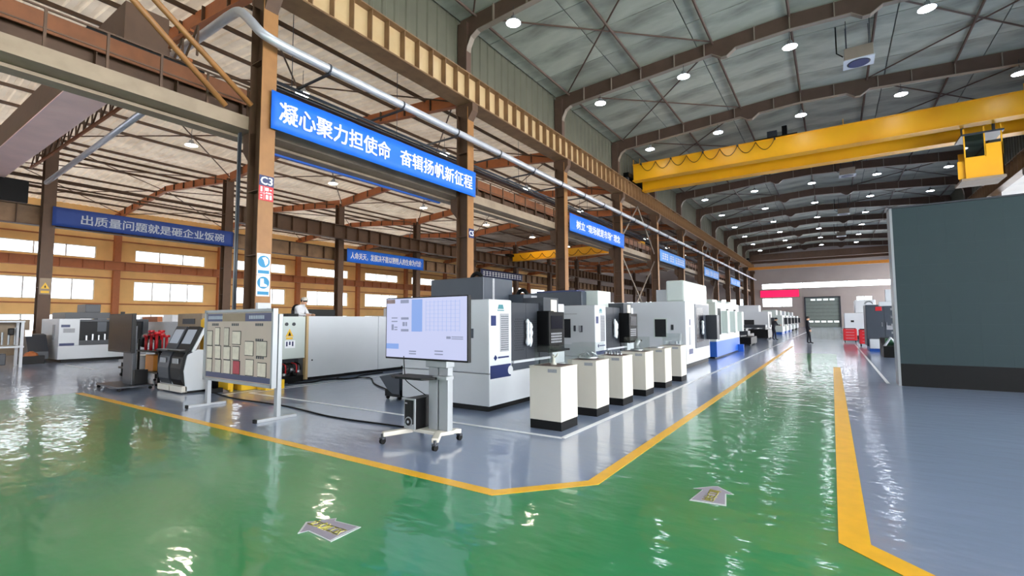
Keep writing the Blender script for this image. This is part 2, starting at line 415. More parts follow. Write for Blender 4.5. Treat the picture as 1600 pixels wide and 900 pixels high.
# far wall: window strip, two low windows, sectional door
mb = MB(); FY0, FY1 = 106.6, 106.85
mb.box(-13.6, 11.5, FY0, FY1, 8.5, 16)
mb.box(-13.6, -11.6, FY0, FY1, 0, 8.5).box(9.4, 11.5, FY0, FY1, 0, 8.5)
mb.box(-11.6, 9.4, FY0, FY1, 5.6, 7.4)
mb.box(-6.4, -4.3, FY0, FY1, 0, 5.6).box(1.1, 3.6, FY0, FY1, 0, 5.6).box(6.0, 9.4, FY0, FY1, 0, 5.6)
mb.box(-11.6, -6.4, FY0, FY1, 0, 3.9).box(3.6, 6.0, FY0, FY1, 0, 4.1)
mb.box(XW, -13.6, FY0, FY1, 0, 4.0).box(XW, -13.6, FY0, FY1, 5.6, 13.2)
for x in (-55, -48, -41, -36.5, -33.8, -27, -20.5, -15): mb.box(x, x+1.4, FY0, FY1, 4.0, 5.6)
wall_far = mb.build('wall_far', M_WALLG); tag(wall_far, 'grey end wall of the hall with a bright window strip', kind='structure')
for x0, x1, z0, z1, n, lab in ((-11.6, 9.4, 7.4, 8.5, 3, 'long bright window strip across the far end wall'), (-11.6, -6.4, 3.9, 5.6, 3, 'low window left of the far door below the red sign'), (3.6, 6.0, 4.1, 5.6, 2, 'low window right of the far door'), (-53.6, -15, 4.0, 5.6, 12, 'window band in the end wall of the side bays')):
    mb = MB().box(x0, x1, FY0+.05, FY1-.05, z0, z0+.08).box(x0, x1, FY0+.05, FY1-.05, z1-.08, z1); ps = []
    for j in range(n+1):
        x = min(max(x0+(x1-x0)*j/n, x0+.06), x1-.06); mb.box(x-.06, x+.06, FY0+.05, FY1-.05, z0+.08, z1-.08)
        if j < n: ps.append((x0+(x1-x0)*j/n+.06, x0+(x1-x0)*(j+1)/n-.06, FY0+.12, FY0+.13, z0+.08, z1-.08))
    window(lab, mb, ps, pm=M_PANEC)
door = bpy.data.objects.new('door_1', None); col.objects.link(door); ORG[door.name] = (0,0,0); tag(door, 'grey green sectional door with two rows of vision windows in the far wall', kind='structure')
B(-4.45, -4.25, 106.45, 106.65, 0, 5.65).build('door_jamb', M_DGREY, door); B(1.05, 1.25, 106.45, 106.65, 0, 5.65).build('door_jamb', M_DGREY, door); B(-4.45, 1.25, 106.45, 106.65, 5.5, 5.7).build('door_head', M_DGREY, door)
B(-4.28, 1.08, 106.72, 106.76, 0, 5.6).build('door_backing', M_DGREY, door)
for i in range(8):
    z = 0.02+i*0.685; s = B(-4.25, 1.05, 106.62, 106.7, z, z+0.65).build('door_section', M_DOOR, door, bevel=0.02)
    if i in (1, 7):
        nw = 5 if i == 1 else 4
        for j in range(nw):
            x = -4.0+5.0*(j+0.5)/nw if i == 1 else -3.55+1.0*(j+0.5)
            B(x-0.38, x+0.38, 106.59, 106.615, z+0.15, z+0.48).build('pane', emat('daylight_glow_pane', (240, 248, 250), 1.2), s)  # panes glow to stand in for daylight behind the door
rbr = B(XR+0.5, 24, Y0, Y1, 12.0, 12.15).build('ceiling', M_CORR); tag(rbr, 'plain roof of the neighbouring bay at the right', kind='structure')
wr2 = B(24, 24.2, 42, 84, 0, 12).build('wall_light_block', M_WALLG); tag(wr2, 'unseen plain wall added at the far right to darken the far hall', kind='structure')  # unseen wall added to cut daylight into the far half of the hall
# right hand and back edges of the building
mb = MB().box(-56, 34, Y0-0.3, Y0, 0, 2.0).box(-56, 34, Y0-0.3, Y0, 6.5, 16); bw = [(-52+10*i, -43.5+10*i) for i in range(8)]; xx = -56
for a, b in bw: mb.box(xx, a, Y0-.3, Y0, 2.0, 6.5); xx = b
mb.box(xx, 34, Y0-.3, Y0, 2.0, 6.5)
for i, (a, b) in enumerate(bw):
    fr = MB().box(a, b, Y0-.2, Y0-.1, 2.0, 2.1).box(a, b, Y0-.2, Y0-.1, 6.4, 6.5); ps = []
    for j in range(6):
        x = min(max(a+(b-a)*j/5, a+.05), b-.05); fr.box(x-.05, x+.05, Y0-.2, Y0-.1, 2.1, 6.4)
        if j < 5: ps.append((a+(b-a)*j/5+.05, a+(b-a)*(j+1)/5-.05, Y0-.15, Y0-.14, 2.1, 6.4))
    window('%s tall window added behind the camera for fill light' % ORD[i+1], fr, ps)  # unseen windows added to brighten the faces turned to the camera
wall_back = mb.build('wall_back', M_WALLG); tag(wall_back, 'plain wall behind the camera', kind='structure')

# ================================================================ COLUMNS
def make_column(name, xin, wx, wy, ztop, m_in, m_out, sgn, upper=None, base=True):
    """H column, inner flange at x=0 facing +x*sgn; built at the origin"""
    t = thing(name, 'steel column', 'column')
    part('flange', m_in, t, 0, -0.03*sgn, -wy/2, wy/2, 0, ztop)
    part('flange', m_out, t, -wx*sgn, (-wx+0.03)*sgn, -wy/2, wy/2, 0, ztop)
    part('web', m_out, t, (-wx+0.03)*sgn, -0.03*sgn, -0.02, 0.02, 0, ztop)
    for z in (1.2, 3.4, 5.2, 8.9): 
        if z < ztop: part('stiffener', m_out, t, (-wx+0.03)*sgn, -0.03*sgn, -wy/2+0.01, wy/2-0.01, z, z+0.025)
    if base: part('base_plate', m_out, t, (-wx-0.12)*sgn, 0.12*sgn, -wy/2-0.1, wy/2+0.1, 0, 0.04)
    if upper:
        z0, z1 = upper
        part('upper_shaft', M_TRUSS, t, -0.62*sgn, -0.12*sgn, -0.16, 0.16, z0, z1)
    return t
cm = make_column('steel_column', 0, 0.63, 0.42, 10.95, M_COL, M_COLD, 1, upper=(10.95, 14.9))  # shade on web and outer flange is put in as a darker brown
MB().prism([(-0.05, 10.3), (0.25, 10.75), (0.25, 11.1), (-0.7, 11.1), (-0.7, 10.75)], 'y', -0.19, 0.19).build('corbel', M_COLD, cm)
MB().prism([(-0.6, 6.0), (-1.0, 6.45), (-1.0, 6.95), (-0.6, 6.95)], 'y', -0.17, 0.17).build('bracket', M_COLD, cm)
cm['group'] = 'centre row columns'
for i, y in enumerate(CY):
    if i == 0: c = cm; c.location = (-12.9, y, 0)
    else: c = dup(cm, (-12.9, y, 0), '')
    c['label'] = ('brown steel column bearing the C3 plate, nearest of the centre row' if i == 1 else 'brown steel column bearing the small C5 plate, second of the centre row' if i == 2 else '%s brown steel column of the centre row counted from the C3 column' % ORD[i] if i else 'brown steel column of the centre row standing out of view at the left')
cb = make_column('steel_column', 0, 0.55, 0.5, 11.4, M_COLD, M_COLD, 1); cb['group'] = 'second row columns'
for i, y in enumerate(CY):
    if i == 0: c = cb; c.location = (-34.05, y, 0)
    else: c = dup(cb, (-34.05, y, 0), '')
    c['label'] = ('dark brown column with a yellow warning triangle sign, left of the picture' if i == 1 else '%s dark brown column of the row before the ochre wall, from the left' % ORD[max(i, 1)]) if i else 'dark brown column of the row before the ochre wall, outside the picture'
cr = make_column('steel_column', 0, 0.63, 0.42, 10.95, M_COL, M_COLD, -1, upper=(10.95, 14.9)); cr['group'] = 'right row columns'
MB().prism([(0.05, 10.3), (-0.25, 10.75), (-0.25, 11.1), (0.7, 11.1), (0.7, 10.75)], 'y', -0.19, 0.19).build('corbel', M_COLD, cr)
for i, y in enumerate(CY[4:]):
    if i == 0: c = cr; c.location = (10.7, y, 0)
    else: c = dup(cr, (10.7, y, 0), '')
    c['label'] = '%s brown column of the right row behind the dark screen' % ORD[i+1]

# ================================================================ CRANE GIRDERS AND LONG BEAMS
def girder(name, label, xw, x0, x1, z0, z1, mw, mf, ribm, ribside, pitch, ya=Y0+0.1, yb=106.4, ribn=300, soffit=None):
    t = thing(name, label, 'girder', (xw, ya, z0))
    part('web', mw, t, xw-0.015, xw+0.015, ya, yb, z0+0.03, z1-0.04)
    part('top_flange', mf, t, x0, x1, ya, yb, z1-0.04, z1)
    part('bottom_flange', mf, t, x0, x1, ya, yb, z0, z0+0.03)
    xr0, xr1 = (xw+0.015, x1-0.02) if ribside > 0 else (x0+0.02, xw-0.015)
    y = ya+0.3; i = 0; proto = None
    while y < yb and i < ribn:
        if proto is None: proto = part('rib', ribm, t, xr0, xr1, y, y+0.025, z0+0.03, z1-0.04); py = y
        else:
            r = proto.copy(); col.objects.link(r); r.location = (0, y-py, 0)
        y += pitch; i += 1
    if soffit: part('soffit_plate', mf, t, soffit[0], soffit[1], ya, yb, z0-0.02, z0+0.015)
    return t
gA = girder('crane_girder', 'tan ribbed crane girder running the length of the main hall on the left', -12.98, -13.25, -12.7, 11.15, 12.35, M_CREAM, M_GIRD, M_GIRD, 1, 0.75, soffit=(-13.55, -12.72))  # cream web stands in for light caught between the ribs
MB().box(-13.02, -12.94, Y0+.1, 106.4, 12.35, 12.47).build('rail', M_DGREY, gA)
gR = girder('crane_girder', 'tan ribbed crane girder on the right of the main hall above the dark screen', 10.78, 10.5, 11.05, 11.15, 12.35, M_GIRD, M_GIRD, M_GIRD, -1, 0.75, ya=20)
MB().box(10.74, 10.82, 20, 106.4, 12.35, 12.47).build('rail', M_DGREY, gR)
# bay side of the centre row: grey walkway beam with handrail, rusty girder behind
wk = thing('walkway_beam', 'grey boxed walkway beam with handrail behind the centre row columns', 'beam', (-13.9, Y0+.1, 7.0))
part('box_beam', M_BEAMG, wk, -14.35, -13.56, Y0+.1, 106.4, 7.02, 7.4)
part('lower_flange', M_BEAMG, wk, -14.5, -14.1, Y0+.1, 106.4, 6.92, 7.0)
part('edge_trim', M_BLUE, wk, -14.62, -14.5, 7.3, 15.8, 6.86, 7.02, label='blue painted lower edge')
B(-13.66, -13.62, Y0+.1, 106.4, 8.25, 8.29).build('handrail', M_COLD, wk)
B(-13.65, -13.63, Y0+.1, 106.4, 7.82, 7.85).build('handrail', M_COLD, wk)
y = 1.5
while y < 105: part('post', M_COLD, wk, -13.665, -13.615, y-0.025, y+0.025, 7.4, 8.25); y += 1.06
gB = girder('crane_girder', 'rusty brown girder behind the walkway handrail', -15.4, -15.65, -15.15, 7.4, 8.92, M_COLD, M_COLD, M_COLD, 1, 1.8)  # dark web puts the shadow below the rusty top band into colour
part('surge_plate', mat('dark_oxide_paint', (124, 74, 40), .6, var=.15), gB, -15.17, -15.12, Y0+.1, 106.4, 8.42, 8.9)
gB1 = girder('crane_girder', 'dark brown ribbed girder on the second column row, above the banners', -33.6, -33.9, -33.3, 8.35, 9.5, M_COLD, M_COLD, M_COLD, 1, 1.2, ya=16.3)
gB2 = girder('crane_girder', 'brown ribbed girder low on the far side of the second column row', -35.0, -35.25, -34.75, 6.75, 7.8, M_GIRD, M_COLD, M_COLD, 1, 1.5)
gW = girder('crane_girder', 'orange ribbed girder along the ochre wall between the window rows', -54.1, -54.35, -53.85, 6.3, 7.1, M_RUST, M_RUST, M_RUST, 1, 1.5)

# silver duct along the row of columns
dp = [(-21.5, 6.45, 10.45), (-15.2, 6.45, 10.42), (-14.2, 6.45, 10.42), (-13.6, 6.47, 10.35), (-13.1, 6.5, 9.95), (-12.7, 6.65, 9.5), (-12.52, 7.1, 9.32), (-12.5, 7.8, 9.3)]
def smooth_path(p, n=6):
    p = [Vector(q) for q in p]; out = []
    for i in range(len(p)-1):
        a, b, c, d = p[max(i-1, 0)], p[i], p[i+1], p[min(i+2, len(p)-1)]
        for k in range(n):
            t = k/n; out.append(0.5*((2*b)+(c-a)*t+(2*a-5*b+4*c-d)*t*t+(3*b-a-3*c+d)*t**3))
    return out+[p[-1]]
du = thing('air_duct', 'silver round duct running along the brown columns above the blue banner', 'duct', (-12.5, 7, 9.3))
MB().tube(smooth_path(dp)+[Vector((-12.5, 106, 9.3))], 0.13, 16).build('duct_pipe', M_DUCT, du, smooth=True)
y = 8.6; pr = None
while y < 104:
    if pr is None: pr = MB().bar((-12.42, y, 9.12), (-14.3, y, 9.12), 0.06, 0.06).build('bracket_arm', M_DGREY, du); hp = MB().cyl((-12.5, y-.03, 9.3), (-12.5, y+.03, 9.3), 0.15, 12).build('clamp', M_DGREY, du); y00 = y
    else:
        for q in (pr, hp): c = q.copy(); col.objects.link(c); c.location = (0, y-y00, 0)
    y += 3.0
tray = thing('cable_tray', 'grey cable tray and conduits hung beside the silver duct', 'cable tray', (-14.2, Y0, 8.9))
for i, (x, z, m, r) in enumerate(((-14.25, 9.0, M_DGREY, 0.03), (-14.1, 9.0, M_ALU, 0.025), (-13.95, 8.98, M_DGREY, 0.035), (-14.4, 9.04, M_ALU, 0.03))):
    MB().cyl((x, 7.3, z), (x, 106, z), r, 8).build('conduit', m, tray, smooth=True)
B(-14.5, -14.2, 7.3, 106, 8.9, 8.93).build('tray_bed', M_DGREY, tray)
for k in range(22): MB().cyl((-14.3, 8.5+4.5*k, 8.9), (-14.3, 8.5+4.5*k, 12.02), .012, 6).build('hanger_rod', M_DGREY, tray)
# two inclined brown struts beside the C3 column
for i, (a, b) in enumerate((((-13.25, 6.7, 7.62), (-13.25, 2.2, 10.92)), ((-13.4, 6.1, 7.42), (-13.4, 1.9, 10.9)))):
    tag(MB().cyl(a, b, 0.075, 12).build('inclined_strut', M_COL, None, smooth=True), 'brown round strut slanting down to the C3 column, %s of the pair' % ('front' if i == 0 else 'rear'), 'strut')
# vertical conduits on the C3 column
for i, x in enumerate((-13.62, -13.72)):
    tag(MB().cyl((x, 6.62, 0), (x, 6.62, 6.9), 0.035 if i == 0 else 0.025, 10).build('vertical_pipe', M_DGREY if i == 0 else M_ALU, None, smooth=True), '%s vertical conduit running up the back of the C3 column' % ('thick dark' if i == 0 else 'thin pale'), 'pipe')

# ================================================================ ROOF TRUSSES
botL = [(-13.1, 13.2), (-13.0, 13.75), (-12.8, 14.15), (-12.45, 14.35), (-11.5, 14.42), (-4.55, 14.92), (-4.1, 14.62), (-3.85, 14.62), (-3.45, 14.92), (XC, 15.02)]
bot = botL+[(2*XC-x, z) for x, z in reversed(botL[:-1])]
top = [(-13.5, rz(-13.5)), (XC, rz(XC)), (2*XC+13.5, rz(-13.5))]
tr = thing('roof_truss', 'truss', 'truss', group='main hall roof trusses')
MB().prism([(-13.5, 13.2)]+bot+[(2*XC+13.5, 13.2)]+list(reversed(top)), 'y', -0.015, 0.015).build('web', M_TRUSS, tr)
mb = MB()
for (xa, za), (xb, zb) in zip(bot, bot[1:]): mb.bar((xa, 0, za), (xb, 0, zb), 0.28, 0.03)
mb.build('bottom_flange', M_STIFF, tr)
for x in (-11.6, -9.9, -8.2, -6.4, -4.9, -2.6, XC, 0.6, 2.7, 4.2, 6.0, 7.8, 9.5):
    zb = next(za+(zb_-za)*(x-xa)/(xb-xa) for (xa, za), (xb, zb_) in zip(bot, bot[1:]) if xa <= x <= xb and xb > xa)
    part('stiffener', M_STIFF, tr, x-0.02, x+0.02, -0.13, 0.13, zb, rz(x)-0.02)
for i, y in enumerate(CY[1:]):
    c = tr if i == 0 else dup(tr, (0, 0, 0), ''); c.location = (0, y, 0)
    c['label'] = '%s brown arched roof beam of the main hall, counted from the camera' % ORD[i+1]
def bay_truss(xa, xb, grp, where):
    xc = (xa+xb)/2
    tp = [(xa, 11.85), (xc, 12.62), (xb, 11.85)]
    bt = [(xb, 11.2), (xb+(xc-xb)*0.25, 11.45), (xc, 12.15), (xa+(xc-xa)*0.25, 11.45), (xa, 11.2)]
    t = thing('roof_truss', 'truss', 'truss', group=grp)
    MB().prism(tp+bt, 'y', -0.02, 0.02).build('web', M_RUST, t)
    mb = MB()
    for (x0, z0), (x1, z1) in zip(bt, bt[1:]): mb.bar((x0, 0, z0), (x1, 0, z1), 0.25, 0.03)
    mb.build('bottom_flange', M_RUST, t)
    n = 12
    for j in range(1, n):
        x = xa+(xb-xa)*j/n; z1 = 11.85+0.77*(1-abs(x-xc)/abs(xa-xc))
        bs = list(reversed(bt)); zb = next(z0+(zz-z0)*(x-x0)/(x1-x0) for (x0, z0), (x1, zz) in zip(bs, bs[1:]) if min(x0, x1) <= x <= max(x0, x1))
        part('stiffener', M_COLD, t, x-0.02, x+0.02, -0.12, 0.12, zb, z1-0.02)
    for i, y in enumerate(CY[:-1]):
        c = t if i == 0 else dup(t, (0, 0, 0), ''); c.location = (0, y, 0)
        c['label'] = '%s red oxide roof beam over the %s counted from the camera' % (ORD[i+1], where)
bay_truss(-13.55, XB+0.1, 'middle bay roof beams', 'middle bay')
bay_truss(XB-0.1, XW+0.1, 'outer bay roof beams', 'outer bay')
# crossed bracing rods under the side bay roofs
for k in range(0, 7):
    for nm, xa, xb in (('middle', -14, -24), ('middle', -24, -34), ('outer', -35, -44.6), ('outer', -44.6, -54)):
        za, zb = (11.5, 12.2) if xa in (-14, -35) else (12.2, 11.5)
        t = thing('roof_brace', 'crossed dark rods under the %s bay roof, %s half, %s from the camera' % (nm, 'near' if za < zb else 'far', ORD[k+1]), 'brace', (xa, 7+9*k, za), group='crossed roof rods')
        MB().cyl((xa, 7.1+9*k, za), (xb, 15.9+9*k, zb), 0.035, 6).build('rod', M_COLD, t)
        MB().cyl((xb, 7.1+9*k, zb), (xa, 15.9+9*k, za), 0.035, 6).build('rod', M_COLD, t)

# ================================================================ HIGH BAY LAMPS
lp = thing('high_bay_lamp', 'lamp', 'lamp', group='main hall lamps')
MB().lathe([(0.05, 0.30), (0.1, 0.28), (0.13, 0.16), (0.31, 0.03), (0.33, 0.0)], n=20).build('reflector_housing', M_ALU, lp, smooth=True)
MB().lathe([(0.3, -0.005), (0.3, 0.01)], n=20).build('lens', M_LAMP, lp)
MB().cyl((0, 0, 0.29), (0, 0, 0.75), 0.012, 6).build('hanger_rod', M_DGREY, lp)
rown = ('far left', 'left', 'ridge', 'right', 'far right'); first = True
for j, x in enumerate((-10.6, -5.95, -1.15, 3.7, 8.4)):
    for i, y in enumerate(CY[1:-1]):
        c = lp if first else copy_tree(lp); first = False
        c.location = (x, y-0.02, 14.2 if abs(x+1.15) < 6 else 14.0)
        c['label'] = 'round high bay lamp, %s in the %s row under the main roof' % (ORD[i+1], rown[j])
lpb = copy_tree(lp)
for ch in lpb.children:
    if ch.name.startswith('lens'):
        ch.data = ch.data.copy(); ch.data.materials[0] = M_LAMPB
    if ch.name.startswith('hanger'):
        ch.data = ch.data.copy()
        for v in ch.data.vertices: v.co.z = 0.29 if v.co.z < 0.5 else 1.08
lpb0 = lpb
for j, x in enumerate((-18.5, -29)):
    for i in range(8):
        y = 11.5+9*i
        c = lpb if i+j == 0 else copy_tree(lpb); c.location = (x, y, 11.3); c['group'] = 'middle bay lamps'
        c['label'] = 'round lamp under the corrugated middle bay roof, %s in the %s line' % (ORD[i+1], 'nearer' if j == 0 else 'farther')

# ================================================================ pixel -> place helpers (a pixel gives a direction, a known plane gives the distance)
_R = Matrix((_X, _Y, _Z)); _C = Vector((0, 0, CAM_H))
def atX(x, y, X0): r = _R @ _cd(x, y); p = _C+r*(X0/r.x); return p
def atY(x, y, Y_): r = _R @ _cd(x, y); return _C+r*(Y_/r.y)

# ================================================================ BANNERS AND SIGNS
def banner(label, x, ya, yb, z0, z1, m, amp=0.02, group=None):
    t = thing('banner', label, 'banner', (x, ya, z0), group)
    mb = MB(); n = 46; h = 4
    vs = []
    for j in range(h+1):
        for i in range(n+1):
            u = i/n; v = j/h
            d = amp*math.sin(u*23+v*2.2)*0.5+amp*0.5*math.sin(u*61-v*3)*(0.3+abs(u-0.5))
            vs.append((x+d, ya+(yb-ya)*u, z0+(z1-z0)*v))
    fs = [(j*(n+1)+i, j*(n+1)+i+1, (j+1)*(n+1)+i+1, (j+1)*(n+1)+i) for j in range(h) for i in range(n)]
    o = mb.add(vs, fs).build('cloth', m, t, smooth=True)
    sd = o.modifiers.new('thick', 'SOLIDIFY'); sd.thickness = 0.012; sd.offset = 0
    return t
def bars(t, m, x, ya, yb, zc, h, n, gaps=()):
    for i in range(n):
        if i in gaps: continue
        y = ya+(yb-ya)*(i+0.5)/n; wdt = (yb-ya)/n*0.72
        mb = MB()
        mb.box(x, x+0.008, y-wdt/2, y+wdt/2, zc+h*0.30, zc+h*0.42).box(x, x+0.008, y-wdt/2, y+wdt/2, zc-h*0.06, zc+h*0.06).box(x, x+0.008, y-wdt/2, y+wdt/2, zc-h*0.48, zc-h*0.36).box(x, x+0.008, y-wdt*.12, y+wdt*.12, zc-h*0.4, zc+h*0.4)
        mb.build('lettering', m, t)
b = banner('bright blue banner with fourteen white characters between the C3 and C5 columns', -12.8, 7.02, 16.22, 6.98, 8.08, M_BAN)
_ya, _yb = 7.24, atX(610, 240, -12.78).y
text('凝心聚力担使命', 0.62, M_TXT, b, (-12.775, (_ya+_yb)/2, 7.54), YP, ZP, fit=_yb-_ya, bold=0.02)
_ya, _yb = atX(625, 245, -12.78).y, atX(738, 285, -12.78).y
text('奋辑扬帆新征程', 0.6, M_TXT, b, (-12.775, (_ya+_yb)/2, 7.54), YP, ZP, fit=_yb-_ya, bold=0.02)
b = banner('blue banner with white quoted slogan on the third bay of the centre row', -12.8, 25.25, 34.2, 6.9, 7.98, M_BAN)
text('树立 “现场就是市场” 理念', 0.55, M_TXT, b, (-12.775, 29.7, 7.42), YP, ZP, fit=7.2, bold=0.02)
for i, (ya, lab) in enumerate(((43.1, 'sky blue banner beyond the quoted slogan banner on the centre row'), (61.1, 'sky blue banner on the centre row, second beyond the quoted slogan'), (79.1, 'sky blue banner on the centre row, nearest the far wall'))):
    b = banner(lab, -12.8, ya, ya+8.9, 6.9, 7.98, M_BANL); bars(b, M_TXT, -12.77, ya+0.6, ya+8.3, 7.44, 0.6, 12, (3, 6))
b = banner('dark blue banner with pale grey characters below the girder at left', -33.95, 7.1, 16.25, 6.7, 7.72, M_BAND)
text('出质量问题就是砸企业饭碗', 0.55, M_TXTG, b, (-33.92, 11.95, 7.2), YP, ZP, fit=7.4, bold=0.016)
b = banner('blue banner with a long line of white characters on the second row', -33.95, 25.5, 34.6, 6.6, 7.75, M_BAN)
text('人命关天，发展决不能以牺牲人的生命为代价', 0.6, M_TXT, b, (-33.92, 30.05, 7.18), YP, ZP, fit=8.4, bold=0.02)
b = banner('small dark navy banner of white characters behind the dark machine top', -33.95, 44, 53, 6.7, 7.6, M_NAVY); bars(b, M_TXT, -33.92, 44.3, 52.7, 7.15, 0.6, 14)

def plate(name, label, cat, x, y0, y1, z0, z1, m, th=0.015):
    t = thing(name, label, cat, (x, (y0+y1)/2, z0)); part('plate', m, t, x, x+th, y0, y1, z0, z1, bevel=0.003); return t
xf = -12.895
p = plate('column_number_plate', 'navy and red column plate lettered C3 on the nearest brown column', 'sign', xf, 6.79, 7.2, 4.92, 5.62, M_RED)
part('number_field', M_NAVY, p, xf+.014, xf+.02, 6.79, 7.2, 5.33, 5.62)
text('C3', 0.22, M_TXT, p, (xf+.02, 6.995, 5.475), YP, ZP, fit=0.34, bold=0.02)
part('divider', M_TXT, p, xf+.014, xf+.018, 6.93, 6.937, 4.95, 5.31); part('divider', M_TXT, p, xf+.014, xf+.018, 6.82, 7.17, 5.12, 5.127)
for yy, z0, z1, wd in ((6.86, 5.16, 5.3, .05), (7.01, 5.2, 5.29, .1), (7.12, 5.22, 5.25, .05), (6.86, 4.97, 5.0, .05), (6.86, 5.04, 5.07, .05), (7.02, 4.97, 5.09, .07), (7.12, 4.97, 5.09, .06), (7.06, 5.14, 5.16, .16)):
    part('lettering', M_TXT, p, xf+.014, xf+.018, yy-wd/2, yy+wd/2, z0, z1)
p = plate('column_number_plate', 'small navy plate lettered C5 on the second brown column', 'sign', xf, 15.86, 16.2, 5.16, 5.56, M_NAVY)
text('C5', 0.22, M_TXT, p, (xf+.02, 16.03, 5.36), YP, ZP, fit=0.3, bold=0.02)
M_CYAN = mat('safety_sign_blue', (22, 130, 178), 0.5, var=0.03)
for nm, z0, z1, glyph in (('gloves', 2.86, 3.45, 0), ('boot', 2.28, 2.85, 1)):
    p = plate('safety_sign', 'white plate with a blue disc showing a pale %s symbol on the C3 column' % ('shield shaped' if glyph == 0 else 'boot'), 'sign', xf, 6.8, 7.17, z0, z1, M_TXT)
    MB().cyl((xf+.012, 6.985, z0+.37), (xf+.02, 6.985, z0+.37), 0.165, 24).build('blue_disc', M_CYAN, p)
    part('caption_strip', M_CYAN, p, xf+.012, xf+.019, 6.83, 7.14, z0+.04, z0+.13)
    if glyph: MB().prism([(6.9, z0+.26), (7.09, z0+.26), (7.09, z0+.31), (7.0, z0+.35), (6.99, z0+.48), (6.9, z0+.48)], 'x', xf+.016, xf+.026).build('symbol', M_TXT, p)
    else: MB().prism([(7.03, z0+.25), (7.1, z0+.33), (7.1, z0+.44), (7.02, z0+.5), (6.93, z0+.47), (6.98, z0+.4)], 'x', xf+.016, xf+.026).build('symbol', M_TXT, p)
t = thing('junction_box', 'white wall box below the safety signs on the C3 column', 'box', (xf, 7, 1.75))
part('casing', M_WHITE, t, xf, xf+.12, 6.8, 7.17, 1.72, 2.1, bevel=.01); part('switch', M_BLACK, t, xf+.12, xf+.14, 7.05, 7.1, 1.9, 1.95); part('switch', M_BLACK, t, xf+.12, xf+.14, 6.88, 6.93, 1.77, 1.81)
xs = -34.045
p = plate('warning_sign', 'pale warning sign with yellow triangle on the dark column at left', 'sign', xs, 6.78, 7.22, 3.05, 3.9, M_BEAMG)
MB().prism([(6.83, 3.35), (7.17, 3.35), (7.0, 3.68)], 'x', xs+.012, xs+.02).build('triangle', M_YELP, p); MB().prism([(6.96, 3.4), (7.04, 3.4), (7.0, 3.57)], 'x', xs+.018, xs+.026).build('symbol', M_BLACK, p)
part('caption_strip', M_YELP, p, xs+.012, xs+.019, 6.84, 7.16, 3.12, 3.24)

# red LED sign at the far end
t = thing('led_sign', 'glowing red LED sign on the far wall left of the door', 'sign', (-8.5, 106.4, 5.7))
part('casing', M_STIFF, t, -12.0, -5.1, 106.42, 106.6, 5.66, 7.3); part('display', M_SIGNR, t, -11.85, -5.25, 106.39, 106.42, 5.8, 7.15)

# floor arrow stickers
M_STK = mat('lilac_grey_sticker', (158, 152, 168), 0.35, var=0.05, scale=12); M_STKE = mat('silver_sticker_edge', (205, 214, 214), 0.3)
def G(x, y):
    r = _R @ _cd(x, y); p = _C+r*(-CAM_H/r.z); return Vector((p.x, p.y))
def arrow(label, px, txt, tc, tdir, ln, ht):
    pts = [G(*q) for q in px]; c = sum(pts, Vector((0, 0)))/len(pts)
    t = thing('floor_arrow', label, 'floor sticker', (c.x, c.y, 0.005))
    MB().prism(pts, 'z', 0.005, 0.008).build('silver_border', M_STKE, t)
    MB().prism([c+(q-c)*0.9 for q in pts], 'z', 0.0075, 0.0095).build('grey_field', M_STK, t)
    a, b2 = G(*tdir[0]), G(*tdir[1]); u = (b2-a).normalized()
    o = text(txt, ht, mat('pale_yellow_print', (252, 244, 130), .4), t, (G(*tc).x, G(*tc).y, 0.0095), (u.x, u.y, 0), (-u.y, u.x, 0), fit=ln, bold=0.006)
    for v in o.data.vertices: v.co.z = min(max(v.co.z, 0.0), 0.0075)
arrow('grey arrow sticker pointing left with yellow characters, on the green floor at lower left', [(465, 835), (478, 817), (526, 811), (524, 815), (564, 825), (517, 848), (481, 831)], '立式加工区', (511, 825.5), ((486, 817), (537, 836)), (G(486, 817)-G(537, 836)).length*.92, 0.10)
arrow('grey arrow sticker pointing down the main aisle with yellow characters', [(1077, 783), (1098, 766), (1083, 764), (1114, 761), (1122, 761), (1147, 774), (1135, 773), (1135, 792)], '加工车间', (1112.5, 775.5), ((1119, 768), (1106, 784)), (G(1119, 768)-G(1106, 784)).length, 0.10)

# ================================================================ LED WALL (right)
lw = thing('led_wall', 'tall dark teal LED video wall standing at the right', 'LED screen', (3.6, 14.9, 0))
LX0, LX1 = 1.28, 6.08
part('plinth', M_BLACK, lw, LX0, LX1, 14.62, 15.3, 0, 0.52)
part('back_frame', M_BLACK, lw, LX0+.02, LX1, 14.72, 15.2, 0.52, 4.24)
pm = None
for i in range(10):
    for j in range(8):
        if pm is None: pm = part('led_panel', M_LED, lw, LX0, LX0+.4795, 14.62, 14.72, 0.522, 0.9865)
        else:
            c = pm.copy(); col.objects.link(c); c.location = (i*0.48, 0, j*0.465)
part('edge_trim', M_ALU, lw, LX0-.05, LX0, 14.6, 15.25, 0, 4.26)  # pale trim put in for glare on the edge of the LED casing
part('top_trim', M_DGREY, lw, LX0-.05, LX1, 14.6, 15.2, 4.245, 4.28)

